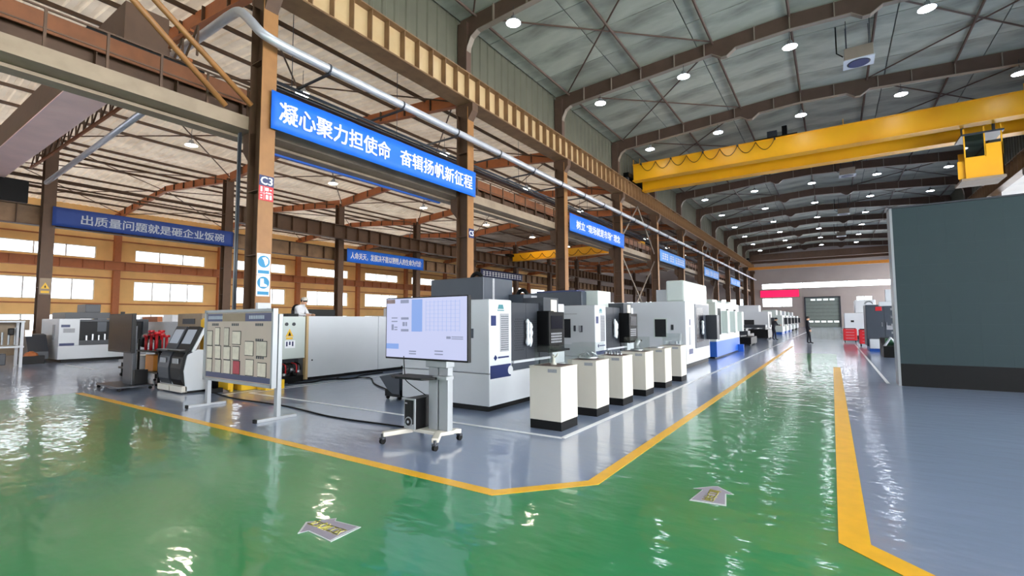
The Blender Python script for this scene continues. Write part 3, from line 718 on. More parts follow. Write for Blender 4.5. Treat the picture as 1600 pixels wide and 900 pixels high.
# ================================================================ BRIDGE CRANES
def sag(p0, p1, d, n=10): return [Vector(p0).lerp(Vector(p1), i/n)-Vector((0, 0, d*4*(i/n)*(1-i/n))) for i in range(n+1)]
def crane(name, label, x0, x1, y, z0, z1, m, gap=2.2, festoon=True, cab=True, group=None):
    t = thing(name, label, 'crane', ((x0+x1)/2, y, z0), group)
    part('bridge_girder', m, t, x0+.35, x1-.35, y-.25, y+.25, z0+.3, z1, bevel=.01)
    part('girder_flange', m, t, x0+.32, x1-.32, y-.32, y+.32, z1, z1+.04); part('girder_flange', m, t, x0+.32, x1-.32, y-.4, y+.4, z0+.26, z0+.3)
    part('bridge_girder', m, t, x0+.35, x1-.35, y+gap-.3, y+gap+.3, z0, z1-.15, bevel=.01)
    part('girder_flange', m, t, x0+.32, x1-.32, y+gap-.4, y+gap+.4, z0-.05, z0)
    for x in (x0, x1):
        c = part('end_carriage', M_BLACK, t, x-.2, x+.25, y-1.0, y+gap+1.0, z0+.5, z0+.85, bevel=.03)
        for yy in (y-.7, y+gap+.7): MB().cyl((x-.08, yy, z0+.45), (x+.1, yy, z0+.45), .17, 16).build('wheel', M_DGREY, c)
    if festoon:
        n = 9; xs_ = [x0+1.0+i*1.15 for i in range(n)]
        for i in range(n-1): MB().tube(sag((xs_[i], y-.36, z1-.05), (xs_[i+1], y-.36, z1-.05), 0.62), .022, 6).build('festoon_cable', M_BLACK, t, smooth=True)
        for i in range(0, n, 2): part('festoon_hanger', M_DGREY, t, xs_[i]-.05, xs_[i]+.05, y-.4, y-.25, z1-.1, z1+.02)
        xt = x0+10.2
        tr_ = part('trolley', M_BLACK, t, xt-1.3, xt+1.3, y+.2, y+gap-.2, z1+.02, z1+.3)
        part('hoist_motor', M_DGREY, tr_, xt-.5, xt+.1, y+.3, y+1.0, z1+.3, z1+.75); part('hoist_motor', M_BLACK, tr_, xt+.4, xt+.7, y+.3, y+.8, z1+.3, z1+.95)
        for x in (x0+.4, x0+.9, x0+14, x0+22): MB().tube([(x, y-.3, z1), (x, y-.3, z1+.4)], .02, 6).build('guard_post', m, t)
    return t
cr1 = crane('bridge_crane', 'yellow double girder bridge crane spanning the main hall', -12.98, 10.78, 36.3, 12.2, 13.75, M_CRANE)
oc = thing('crane_cab', 'yellow operator cab hung under the right end of the yellow crane', 'crane cab', (7.2, 36.8, 9.3))
MB().prism([(6.5, 9.35), (8.05, 9.35), (8.05, 11.2), (7.35, 11.2), (7.35, 10.55), (6.5, 10.55)], 'y', 36.0, 36.04).build('front_panel', M_CRANE, oc)
MB().prism([(8.0, 9.35), (8.05, 9.35), (8.05, 11.2), (8.0, 11.2)], 'y', 36.0, 37.6).build('side_panel', M_CRANE, oc); part('floor_pan', M_BEAMG, oc, 6.3, 8.1, 35.9, 37.7, 9.22, 9.35); part('rear_panel', M_CRANE, oc, 6.5, 8.05, 37.56, 37.6, 9.35, 11.2)
for x in (6.52, 7.35, 8.03): part('window_post', M_CRANE, oc, x-.03, x+.03, 36.0, 36.06, 10.5, 12.2)
part('glazing', clearmat('cab_glass', (0.2, 0.25, 0.22, 1), 0.15), oc, 6.55, 7.32, 36.01, 36.02, 10.56, 11.8)
part('roof', M_DGREY, oc, 6.4, 8.15, 35.95, 37.65, 11.8, 11.9); part('side_step', M_CRANE, oc, 6.2, 6.5, 36.1, 36.15, 9.4, 10.4)
for x in (6.6, 7.9): part('hanger', M_DGREY, oc, x-.06, x+.06, 36.7, 36.82, 11.9, 12.5)
crane('bridge_crane', 'brown amber bridge crane parked near the far wall of the main hall', -12.98, 10.78, 100.2, 12.2, 13.6, M_COLD, festoon=False)
tag(B(-12.9, 10.7, 97.9, 98.2, 10.6, 11.1).build('amber_beam', M_CRANEB), 'long amber beam below the parked crane at the far end', 'beam')
# near crane over the middle bay with lattice walkway and silver pipe
nc = thing('bridge_crane', 'near bridge crane over the middle bay with pale soffit, upper left', 'crane', (-24, 4.9, 9.0))
part('bridge_girder', M_COLD, nc, -35.2, -15.2, 4.35, 5.35, 9.03, 10.1); part('soffit_plate', mat('pink_lit_soffit', (250, 214, 204), .5, var=.08, scale=.8), nc, -35.2, -15.2, 4.3, 5.4, 8.99, 9.03)  # floor bounce is put into the pale pink colour of the soffit
for x in (-35.0, -15.4): part('end_carriage', M_BLACK, nc, x-.2, x+.2, 3.6, 6.3, 7.85 if x < -20 else 8.93, 9.0)
for i in range(18):
    x = -33+i; MB().bar((x, 6.0, 9.3), (x+1, 6.0, 10.2), .05, .05).build('lattice_bar', M_COLD, nc); MB().bar((x+1, 6.0, 9.3), (x+1, 6.0, 10.2), .05, .05).build('lattice_bar', M_COLD, nc)
for z in (9.3, 10.2): part('lattice_chord', M_RUST, nc, -33, -15.4, 5.95, 6.05, z-.04, z+.04)
MB().cyl((-33, 6.6, 8.7), (-16, 6.4, 9.25), .11, 14).build('silver_pipe', M_DUCT, nc, smooth=True)
p0, p1 = atX(842, 408, -30), atX(985, 408, -16.5)
mc = thing('bridge_crane', 'small yellow bridge crane seen through the columns below the quoted slogan banner', 'crane', (-24, 50, 8.6))
part('bridge_girder', M_CRANE, mc, -33.22, -15.72, 49.6, 50.2, 9.0, 9.9); part('girder_flange', M_CRANE, mc, -33.22, -15.7, 49.45, 50.35, 8.96, 9.0)
for i in range(7): MB().tube(sag((-32+i*1.6, 49.4, 9.65), (-30.4+i*1.6, 49.4, 9.65), .6), .03, 6).build('festoon_cable', M_BLACK, mc)
for x in (-33.3, -15.6): part('end_carriage', M_BLACK, mc, x-.3, x+.3, 48.5, 51.2, 9.52 if x < -20 else 8.95, 9.8)

# unit heaters hung under the main roof
hu = thing('unit_heater', 'unit', 'fan unit', group='roof fan units')
part('casing', M_STIFF, hu, -.55, .55, -.45, .45, 0.02, .6, bevel=.02); part('discharge_panel', M_WHITE, hu, -.6, .6, -.5, .5, -.03, .02)
MB().lathe([(.42, -.05), (.46, -.035)], n=24).build('fan_ring', M_DGREY, hu); MB().lathe([(.4, -.055), (.4, -.04)], n=24).build('fan_opening', M_NAVY, hu)
for x, y in ((-.45, -.35), (.45, -.35), (-.45, .35), (.45, .35)): MB().cyl((x, y, .6), (x, y, 1.99), .015, 6).build('hanger_rod', M_DGREY, hu)
MB().tube([(-.85, -.4, 1.8), (-.85, -.4, .5), (-.6, -.3, .3)], .03, 6).build('hose', M_BLACK, hu, smooth=True)
for i, y in enumerate((27.3, 49, 67, 85)):
    c = hu if i == 0 else copy_tree(hu); c.location = (1.5, y, 13.7); c['label'] = '%s white square fan unit hung under the main roof, from the camera' % ORD[i+1]

# ================================================================ MACHINING CENTRES
M_HOLE = mat('dark_hole', (18, 20, 24), 0.6); M_GRILLE = mat('grey_grille', (150, 152, 158), 0.5, var=.1, scale=30); M_TEAL = mat('teal_logo', (60, 120, 130), 0.4); M_PLAST = mat('crumpled_plastic_wrap', (214, 220, 226), 0.2, var=.1, scale=20, bump=.6, bscale=30)
def wrap(t, x, y, z0, z1, r=.05):
    n = 10; mb = MB(); prof = [(r*(0.55+0.5*random.random()), z0+(z1-z0)*i/n) for i in range(n+1)]; prof[0] = (r*.3, z0); prof[-1] = (r*.25, z1)
    mb.lathe(prof, (x, y, 0), 10).build('wrapped_handle', M_PLAST, t, smooth=True)
def vmc(label, oy, ox=-5.0, second=False):
    t = thing('machining_centre', label, 'machine', (ox-1, oy+1.3, 0), 'dark door machining centres')
    X = lambda v: ox+v
    Yv = lambda v: oy+v
    def P(n, m, x0, x1, y0, y1, z0, z1, parent=None, **k): return part(n, m, parent or t, X(x0), X(x1), Yv(y0), Yv(y1), z0, z1, **k)
    P('plinth', M_BLACK, -2.05, -.08, .07, 2.78, 0, .125)
    P('base_skirt', M_WHITE, -2.15, 0, 0, 2.85, .1, .655, bevel=.012)
    side = P('side_column', M_WHITE, -2.15, 0, 0, .7, .665, 1.97, bevel=.02)
    P('rear_housing', M_DGREY, -2.1, -.1, .7, 2.85, .66, 1.93)
    P('blue_stripe', M_NAVY, 0, .008, .03, .66, .57, .80, side); MB().cyl((X(.008), Yv(.64), .68), (X(.014), Yv(.64), .68), .08, 20).build('round_emblem', M_WHITE, side)
    g = P('vent_grille', M_GRILLE, 0, .006, .33, .6, 1.03, 1.72, side)
    for i in range(16): P('grille_slat', M_DGREY2, .006, .012, .35, .58, 1.06+i*.04, 1.072+i*.04, g)
    P('data_plate', M_NAVY, 0, .006, .05, .2, 1.5, 1.68, side)
    MB().prism([(Yv(.26), 1.8), (Yv(.44), 1.8), (Yv(.41), 1.88), (Yv(.29), 1.88)], 'x', X(0), X(.007)).build('emblem', M_TEAL, side); P('emblem_bar', M_TEAL, 0, .006, .25, .45, 1.765, 1.785, side)
    MB().prism([(Yv(.13), .93), (Yv(.18), .88), (Yv(.23), .93), (Yv(.18), .98)], 'x', X(0), X(.007)).build('diamond_emblem', M_NAVY, side); P('emblem_bar', M_NAVY, 0, .006, .26, .6, .915, .945, side)
    P('side_vent', M_DGREY2, -.44, -.35, -.008, 0, 1.28, 1.45, side); P('seam', M_GRILLE, -2.1, -.02, -.004, 0, 1.967, 1.97, side)
    if second:
        P('side_window', M_HOLE, -.96, -.69, -.01, 0, 1.13, 1.62, side, bevel=.003); P('switch_plate', M_DGREY, -.6, -.54, -.01, 0, 1.3, 1.45, side); P('switch_plate', M_GRILLE, -.46, -.39, -.01, 0, 1.3, 1.45, side); P('nameplate', M_GRILLE, -1.1, -.5, -.006, 0, 1.74, 1.755, side)
    for i, (y0, y1) in enumerate(((.71, 1.2), (1.21, 1.7))):
        d = P('door', M_DGREY, -.03, .0, y0, y1, .84, 1.93, bevel=.004)
        mb = MB()
        for r in range(14):
            for c in range(6):
                yy = Yv(y0+.1+c*.055+(r % 2)*.027); zz = 1.03+r*.045
                mb.add([(X(.003), yy+.014*math.cos(a*PI/3), zz+.014*math.sin(a*PI/3)) for a in range(6)], [(0,1,2,3,4,5)])
        mb.build('perforation', M_HOLE, d, kind='stuff')
    wrap(t, X(.06), Yv(1.17), 1.1, 1.62); wrap(t, X(.06), Yv(1.27), 1.08, 1.56)
    P('door_rail', M_WHITE, -.02, .04, .71, 2.1, .795, .84); P('lower_door_panel', M_DGREY2, -.03, -.005, .71, 1.75, .66, .795)
    P('door_post', M_DGREY, -.05, .02, 1.7, 1.8, .66, 1.95)
    cp = P('control_pedestal', M_BLACK, .0, .3, 1.62, 1.8, .95, 1.78, bevel=.015)
    P('control_panel', M_BLACK, .3, .34, 1.52, 2.16, .95, 1.76, cp, bevel=.01); P('screen', M_TVOFF, .34, .346, 1.6, 2.08, 1.42, 1.68, cp)
    for r in range(4):
        for c in range(7): P('key', M_GRILLE, .34, .348, 1.6+c*.065, 1.64+c*.065, 1.14+r*.055, 1.175+r*.055, cp)
    P('keyboard_shelf', M_BLACK, .3, .48, 1.56, 2.12, .98, 1.02, cp)
    up = P('upper_cabinet', M_DGREY, -.4, .1, 1.72, 2.35, 1.72, 2.06); P('notice_card', M_PAPER, .1, .108, 2.02, 2.27, 1.76, 2.02, up)
    P('right_housing', M_WHITE, -2.1, -.02, 2.3, 2.85, .66, 1.95, bevel=.015)
    if not second:
        hd = P('head_cover', M_DGREY2, -2.2, -.78, .85, 1.9, 1.94, 2.47, bevel=.015); P('head_cover_seam', M_GRILLE, -.79, -.768, 1.15, 1.22, 1.98, 2.46, hd)
        P('tool_magazine_cover', M_DGREY2, -.9, -.4, 1.75, 2.3, 1.95, 2.14); P('magazine_end', M_GRILLE, -.4, -.39, 2.05, 2.28, 1.99, 2.12)
    else:
        P('head_cover', M_DGREY2, -2.4, -.7, .7, 1.6, 1.94, 2.38, bevel=.015); P('head_cover_lid', M_NAVY, -2.2, -.9, .8, 1.5, 2.38, 2.43); P('side_box', M_PALE, -.75, -.35, 1.0, 1.9, 1.94, 2.4, bevel=.015)
    for x, y, z, r in (((-1.45), 1.5, 2.46, .15), (-.62, 2.05, 2.12, .12)) if not second else ((-.9, 2.05, 1.95, .12),):
        MB().tube([(X(x+r*math.cos(a)), Yv(y), z+r*1.1*math.sin(a)) for a in [PI*i/10 for i in range(11)]], .045, 8).build('cable_chain', M_RUB, t, smooth=True)
    return t
vmc('nearest machining centre, white with perforated charcoal doors, behind the big monitor', 6.72)
vmc('second machining centre, white with dark side window and charcoal doors', 11.2, second=True)

# third, tall white centre
t = thing('machining_centre', 'tall white machining centre with dark glazed door behind the far pedestals', 'machine', (-5.5, 17.5, 0)); x0 = -3.95
part('plinth', M_BLACK, t, -7.4, x0-.06, 15.98, 19.35, 0, .2)
bd = part('enclosure', M_WHITE, t, -7.5, x0, 15.9, 19.4, .15, 2.18, bevel=.02)
part('tower', M_PALE, t, -4.6, x0-.06, 16.05, 19.4, 2.18, 2.88, bevel=.06); part('rear_tower', M_WHITE, t, -5.0, -4.6, 16.3, 19.2, 2.18, 2.6)
part('side_window', M_HOLE, bd, -4.95, -4.58, 15.885, 15.9, 1.02, 1.6, bevel=.003); part('window_surround', M_PALE, bd, -4.99, -4.54, 15.89, 15.9, .98, 1.64); part('switch_plate', M_DGREY, bd, -4.42, -4.34, 15.885, 15.9, 1.25, 1.42)
d = part('glazed_door', M_DGREY2, t, x0, x0+.02, 17.1, 19.25, .6, 2.12); part('door_glass', M_TVOFF, d, x0+.02, x0+.026, 17.25, 18.3, .8, 2.0); wrap(t, x0+.08, 17.9, 1.05, 1.55, .06)
part('control_panel', M_DGREY, t, x0+.02, x0+.4, 18.75, 19.2, .85, 1.75, bevel=.02); part('data_plate', M_NAVY, t, x0, x0+.008, 16.25, 16.75, .45, .62); part('label_strip', M_GRILLE, t, x0, x0+.008, 16.3, 16.5, .75, 1.35); part('switch_plate', M_NAVY, t, x0, x0+.008, 16.35, 16.5, 1.4, 1.6)
part('lower_seam', M_GRILLE, bd, x0, x0+.005, 15.95, 19.35, .56, .575); part('hydraulic_box', M_CREAM, t, -5.6, -4.4, 19.45, 19.9, 1.2, 2.5, bevel=.03)
# fourth, blue base
def bluebase(label, x0, y0, y1, h, ntow):
    t = thing('machining_centre', label, 'machine', (x0-1.2, (y0+y1)/2, 0), 'blue base machines')
    part('plinth', M_BLACK, t, x0-2.2, x0-.1, y0+.1, y1-.1, 0, .08)
    part('blue_base', M_BLUE, t, x0-2.4, x0, y0, y1, .06, .68, bevel=.02)
    e = part('enclosure', M_PALE, t, x0-2.4, x0, y0, y1, .68, h, bevel=.03)
    n = ntow
    for i in range(n):
        ya = y0+(y1-y0)*i/n; yl = (y1-y0)/n
        part('door_recess', M_HOLE, e, x0, x0+.012, ya+yl*.2, ya+yl*.5, .95, h-.25); part('control_panel', M_PALE, e, x0, x0+.25, ya+yl*.6, ya+yl*.85, 1.0, h-.35, bevel=.02)
        part('top_box', M_PALE, t, x0-1.8, x0-.2, ya+yl*.25, ya+yl*.75, h, h+.12, bevel=.02)
    part('data_plate', M_NAVY, e, x0, x0+.01, y0+.3, y0+.6, .75, .95); part('floor_bracket', M_BLUE, t, x0, x0+.25, y1-.6, y1-.45, 0, .35)
    return t
bluebase('pale machine on a bright blue base beyond the tall white centre', -3.95, 20.7, 26.4, 2.3, 3)
def smallmc(label, x0, y0, L, h, d=2.2, base=M_BLACK, m=M_WHITE, grp='far machines'):
    t = thing('machining_centre', label, 'machine', (x0-d/2, y0+L/2, 0), grp)
    part('plinth', base, t, x0-d+.1, x0-.06, y0+.06, y0+L-.06, 0, .3); e = part('enclosure', m, t, x0-d, x0, y0, y0+L, .25, h*.78, bevel=.03)
    part('head_cover', m, t, x0-d*.8, x0-d*.25, y0+L*.25, y0+L*.75, h*.78, h, bevel=.05); part('door_recess', M_HOLE, e, x0, x0+.012, y0+L*.3, y0+L*.62, .8, h*.7); part('control_panel', M_DGREY, e, x0, x0+.3, y0+L*.7, y0+L*.9, 1.0, 1.7, bevel=.02)
    part('side_window', M_HOLE, e, x0-d*.6, x0-d*.35, y0-.012, y0, 1.0, 1.5)
    MB().tube([(x0-d*.5+.18*math.cos(a), y0+L*.3, h*.78+.32*math.sin(a)) for a in [PI*i/8 for i in range(9)]], .04, 6).build('cable_chain', M_RUB, t)
    return t
smallmc('small white machine just beyond the blue base machine', -4.6, 27.2, 2.2, 2.3, base=M_BLUE)
smallmc('white machine partly behind the dark machine beds', -7.0, 30.6, 2.4, 2.3)
smallmc('large white machine beside the dark clothed worker, right of the dark beds', -5.0, 50, 3.2, 2.9, 3.4)
for i, (y, m, b_) in enumerate(((55.5, M_PALE, M_BLUE), (60.5, M_PALE, M_BLUE), (66, M_WHITE, M_BLUE), (72, M_PALE, M_BLACK), (79, M_WHITE, M_BLACK))):
    smallmc('%s of the distant machines on the left of the aisle past the large white one' % ORD[i+1], -4.3, y, 3.4, 2.5, 2.4, b_, m)
# second line of machines, tops seen through the columns
for i, (x, y) in enumerate(((-17, 24), (-17.5, 33), (-17, 42), (-17.2, 52), (-22, 20), (-23, 30))):
    smallmc('%s white machine of the line standing beyond the brown columns' % ORD[i+1], x, y, 3.2, 2.4, 2.4)
# dark machine beds
for i, (x, y, L, wd, h) in enumerate(((-4.1, 31.5, 2.6, 2.6, .5), (-4.9, 36.3, 3.0, 2.4, .55), (-4.3, 42.5, 3.2, 2.2, .75))):
    t = thing('machine_bed', '%s low black machine bed beside the aisle, from the camera' % ORD[i+1], 'machine', (x-wd/2, y+L/2, 0), 'black machine beds')
    part('frame', M_BLACK, t, x-wd, x, y, y+L, .08, h, bevel=.02)
    for xx in (x-.25, x-wd+.1):
        for yy in (y+.15, y+L-.35): part('foot', M_DGREY, t, xx, xx+.18, yy, yy+.2, 0, .1)
    for k in range(3): part('guideway', M_DGREY, t, x-wd+.2+k*.8, x-wd+.42+k*.8, y+.1, y+L-.1, h, h+.1)
    part('slide', M_DGREY, t, x-wd+.2, x-.3, y+L*.4, y+L*.8, h+.1, h+.35, bevel=.03)

# right hand side machines
t = thing('control_cabinet', 'dark grey double door cabinet machine beside the LED wall', 'cabinet', (1.9, 30, 0)); 
part('body', M_DGREY2, t, 1.32, 2.75, 29.0, 31.0, .25, 2.25, bevel=.015); part('skirt', M_WHITE, t, 1.4, 2.5, 28.6, 29.0, .15, .6, bevel=.03); part('base', M_BLUE, t, 1.4, 2.7, 28.9, 31, 0, .25)
for x0, x1 in ((1.34, 2.02), (2.04, 2.72)): d = part('door', M_DGREY2, t, x0, x1, 28.975, 29.0, .62, 2.22, bevel=.005); part('door_handle', M_STEEL, d, x1-.1 if x0 < 2 else x0+.06, x1-.07 if x0 < 2 else x0+.09, 28.95, 28.975, 1.2, 1.4)
part('warning_lamp', M_RED, t, 1.7, 1.95, 28.95, 29.0, 1.95, 2.15, bevel=.02); part('nameplate', M_GRILLE, t, 2.1, 2.4, 28.96, 28.975, 1.05, 1.25)
MB().tube([(1.5+.16*math.cos(a), 29.6, 2.3+.14*math.sin(a)) for a in [PI*i/8 for i in range(9)]], .04, 6).build('hose', M_ALU, t)
t = thing('pipe_frame', 'white upright pipe frame between the grey cabinet and the LED wall', 'machine', (2.45, 27.5, 0)); part('upright', M_WHITE, t, 2.25, 2.45, 27.4, 27.7, 0, 2.35, bevel=.02); part('arm', M_WHITE, t, 1.75, 2.45, 27.4, 27.7, 2.15, 2.35, bevel=.02); part('riser', M_WHITE, t, 2.0, 2.25, 27.4, 27.7, 2.35, 2.9, bevel=.02)
for i in range(4): part('valve', M_STEEL, t, 2.15, 2.3, 27.3, 27.4, .9+i*.35, 1.0+i*.35)
t = thing('chip_conveyor', 'dark chip conveyor and green motor on the floor beside the LED wall', 'conveyor', (2.0, 25.5, 0)); MB().prism([(24.7, 0), (26.6, 0), (26.6, .75), (25.6, .55), (24.7, .45)], 'x', 1.65, 2.3).build('trough', M_BLACK, t, bevel=.01); MB().cyl((1.75, 25.2, .62), (2.2, 25.2, .62), .14, 14).build('motor', mat('machine_green', (40, 84, 58), .5), t); MB().tube([(1.7, 24.9, .45), (1.9, 24.8, .8), (2.1, 25.0, .55)], .05, 8).build('hose', M_WHITE, t)
for i, (x0, y0, w_, h_) in enumerate(((1.18, 33.6, .75, .95), (.5, 38.5, .75, .9))):
    t = thing('tool_cart', 'red tool cart %s' % ('nearer the grey cabinet' if i == 0 else 'farther along the right of the aisle'), 'cart', (x0+w_/2, y0+.3, 0), 'red tool carts')
    part('body', M_RED, t, x0, x0+w_, y0, y0+.6, .15, h_, bevel=.02)
    for k in range(4): dr = part('drawer', M_RED, t, x0+.03, x0+w_-.03, y0-.02, y0, .18+k*.19, .34+k*.19, bevel=.004); part('pull', M_STEEL, dr, x0+.15, x0+w_-.15, y0-.035, y0-.02, .29+k*.19, .31+k*.19)
    part('top_tray', M_BLACK, t, x0+.05, x0+w_-.05, y0+.05, y0+.55, h_, h_+.05)
    for xx in (x0+.08, x0+w_-.08):
        for yy in (y0+.08, y0+.5): MB().cyl((xx-.02, yy, .075), (xx+.02, yy, .075), .075, 12).build('caster', M_RUB, t)
t = thing('machining_centre', 'white stepped machine behind the red carts on the right of the aisle', 'machine', (2, 46, 0)); part('plinth', M_BLACK, t, .8, 3.2, 44.8, 47, 0, .3); part('enclosure', M_WHITE, t, .7, 3.3, 44.7, 47.2, .3, 2.0, bevel=.05); part('head_cover', M_WHITE, t, 1.4, 2.7, 45, 46.8, 2.0, 3.0, bevel=.08); part('side_window', M_HOLE, t, 1.1, 1.3, 44.68, 44.7, 1.3, 1.45); part('control_panel', M_DGREY, t, 2.6, 3.0, 44.4, 44.7, .9, 1.6, bevel=.02)

# ================================================================ DISPLAY PEDESTALS AND EXHIBITS
pd = thing('display_pedestal', 'pedestal', 'pedestal', group='white display pedestals')
part('plinth', M_BLACK, pd, -.26, .26, -.26, .26, 0, .13); part('body', M_CREAMM, pd, -.265, .265, -.265, .265, .13, .9, bevel=.006); part('top_board', M_CREAMM, pd, -.27, .27, -.27, .27, .9, .915); part('inlay', mat('brown_inlay', (96, 66, 60), .4), pd, -.22, .22, -.22, .22, .915, .918); part('caption_card', M_GRILLE, pd, .05, .2, -.27, -.266, .83, .88)
PY = [6.42, 7.66, 8.85, 10.15, 11.55, 12.95]; PX_ = -3.56
wh = ('nearest, with a small figure in a clear box', 'second, with a silver dome', 'third, with a row of small metal parts', 'fourth, with an upright casting in a clear box', 'fifth, with a flat metal ring', 'sixth and farthest, with a metal bracket')
for i, y in enumerate(PY):
    c = pd if i == 0 else copy_tree(pd); c.location = (PX_, y, 0); c['label'] = 'white display pedestal, %s' % wh[i]
def cover(i, h):
    t = thing('acrylic_cover', 'clear acrylic box on the %s pedestal' % ORD[i+1], 'display cover', (PX_, PY[i], .92), 'acrylic covers'); X0, Yc = PX_, PY[i]
    for a in (((-.21, -.206), (-.21, .21)), ((.206, .21), (-.21, .21)), ((-.206, .206), (-.21, -.206)), ((-.206, .206), (.206, .21))):
        part('acrylic_sheet', M_ACR, t, X0+a[0][0], X0+a[0][1], Yc+a[1][0], Yc+a[1][1], .92, .92+h)
    part('acrylic_lid', M_ACR, t, X0-.212, X0+.212, Yc-.212, Yc+.212, .92+h, .925+h)
cover(0, .3); cover(1, .28); cover(3, .3); cover(5, .3)
o = MB().lathe([(.045, 0), (.05, .015), (.02, .04), (.03, .07), (.018, .1), (.03, .115), (.022, .14), (.006, .155)], (PX_, PY[0], .92), 16); o.tube([(PX_+.015, PY[0], 1.03), (PX_+.06, PY[0], 1.06), (PX_+.07, PY[0], 1.09)], .01, 6); tag(o.build('figurine', M_CREAMM, smooth=True), 'small pale figure standing in the nearest clear box', 'exhibit')
t = thing('turbine_exhibit', 'silver domed bladed disc on the second pedestal', 'exhibit', (PX_, PY[1], .92)); MB().lathe([(.17, 0), (.18, .03), (.17, .05), (.12, .08), (.06, .11), (.02, .115)], (PX_, PY[1], .92), 24).build('dome', M_STEEL, t, smooth=True)
for k in range(14): a = 2*PI*k/14; MB().bar((PX_+.06*math.cos(a), PY[1]+.06*math.sin(a), 1.03), (PX_+.165*math.cos(a+.3), PY[1]+.165*math.sin(a+.3), .975), .008, .03).build('blade', M_STEEL, t)
for k in range(6):
    mb = MB().lathe([(.025, 0), (.025, .03), (.012, .04), (.012, .06+.01*(k % 3))], (PX_-.15+.06*k, PY[2]-.08+.03*(k % 2), .92), 12); tag(mb.build('metal_part', M_STEEL, smooth=True), 'small turned metal part on the third pedestal, %s from the left' % ORD[k+1], 'exhibit', 'small turned parts')
t = thing('casting_exhibit', 'pale upright casting in the clear box on the fourth pedestal', 'exhibit', (PX_, PY[3], .92)); MB().lathe([(.14, 0), (.14, .04), (.08, .05)], (PX_, PY[3], .92), 18).build('base_flange', M_STEEL, t, smooth=True); MB().tube([(PX_, PY[3], .96), (PX_-.02, PY[3], 1.06), (PX_+.04, PY[3], 1.16)], .05, 10).build('neck', M_ALU, t, smooth=True)
tag(MB().lathe([(.1, 0), (.16, 0), (.16, .025), (.1, .025)], (PX_, PY[4], .92), 24).build('metal_ring', M_STEEL), 'flat metal ring on the fifth pedestal', 'exhibit')
t = thing('bracket_exhibit', 'grey metal bracket on the sixth pedestal', 'exhibit', (PX_, PY[5], .92)); part('base', M_STEEL, t, PX_-.15, PX_+.15, PY[5]-.1, PY[5]+.1, .92, .95); part('lug', M_STEEL, t, PX_-.1, PX_-.05, PY[5]-.06, PY[5]+.06, .95, 1.02); part('lug', M_STEEL, t, PX_+.05, PX_+.1, PY[5]-.06, PY[5]+.06, .95, 1.02)

# ================================================================ BIG MONITOR ON ITS WHEELED STAND
t = thing('monitor_stand', 'large lit monitor on a grey wheeled stand in front of the nearest machine', 'monitor', (-4.55, 4.75, 0)); yT = 4.6
tv = part('monitor', M_BLACK, t, -5.235, -3.745, yT, yT+.06, 1.075, 1.915, bevel=.006)
part('screen', M_SCREEN, tv, -5.215, -3.765, yT-.004, yT, 1.1, 1.9)
def gfx(m, u0, u1, v0, v1): part('screen_graphic', m, tv, -5.215+1.45*u0, -5.215+1.45*u1, yT-.006, yT-.004, 1.1+.8*v0, 1.1+.8*v1)
gfx(M_SCRB, .34, .475, .44, .98); gfx(M_SCRB, .0, .17, .14, .23); gfx(mat('screen_dark_patch', (150, 126, 128), .5), 0, .115, .92, .99)
for u0, u1, v0, v1 in ((.2, .3, .64, .68), (.2, .3, .44, .48), (.22, .25, .53, .6), (.26, .28, .53, .6), (.07, .15, .6, .62), (.07, .1, .46, .56), (.11, .15, .46, .48), (.11, .15, .5, .52), (.07, .15, .66, .68), (.19, .3, .92, .98), (.77, .82, .33, .37), (.83, .96, .355, .37), (.83, .96, .325, .34), (.31, .4, .1, .12), (.31, .4, .06, .08), (.63, .73, .12, .14), (.63, .73, .07, .09)): gfx(M_SCRD, u0, u1, v0, v1)
for i in range(9): gfx(M_SCRB, .52+.05*i, .522+.05*i, .45, .95)
for i in range(8): gfx(M_SCRB, .52, .92, .47+.065*i, .473+.065*i)
col_ = part('column', M_ALU, t, -4.52, -4.36, 4.72, 4.82, .12, 1.12, bevel=.01); part('column', M_ALU, t, -4.34, -4.18, 4.72, 4.82, .12, 1.12, bevel=.01); part('mount_plate', M_DGREY, t, -4.6, -4.1, yT+.06, 4.73, 1.25, 1.65); part('head_bracket', M_ALU, t, -4.54, -4.17, 4.68, 4.84, .98, 1.12, bevel=.01)
MB().prism([(-4.95, 4.45), (-4.8, 4.38), (-4.35, 4.4), (-4.25, 4.55), (-4.3, 4.74), (-4.9, 4.72)], 'z', .84, .87).build('laptop_shelf', M_BLACK, t, bevel=.008); part('shelf_bracket', M_ALU, t, -4.34, -4.1, 4.6, 4.74, .84, .88)
MB().prism([(-4.86, 4.62), (-4.22, 4.62), (-4.15, 4.8), (-4.2, 4.92), (-4.75, 4.92), (-4.9, 4.8)], 'z', .12, .17).build('base_plate', M_CREAMM, t, bevel=.015)
ft = [(-4.93, 4.3), (-4.12, 4.42), (-4.22, 5.0), (-5.02, 5.1)]
for (x, y), (bx, by) in zip(ft, ((-4.72, 4.7), (-4.3, 4.68), (-4.25, 4.85), (-4.72, 4.88))):
    a = MB().bar((bx, by, .145), (x, y, .125), .09, .06).build('foot_arm', M_CREAMM, t, bevel=.012)
    c = MB().cyl((x, y, .075), (x, y, .13), .02, 8).build('caster_stem', M_DGREY, a); MB().cyl((x-.02, y, .04), (x-.006, y, .04), .04, 14).build('caster_wheel', M_RUB, a); MB().cyl((x+.006, y, .04), (x+.02, y, .04), .04, 14).build('caster_wheel', M_RUB, a); part('caster_fork', M_DGREY, a, x-.035, x+.035, y-.03, y+.03, .06, .085, bevel=.01)
pc = thing('computer_tower', 'black desktop computer tower standing on the monitor stand base', 'computer', (-4.68, 4.75, .17))
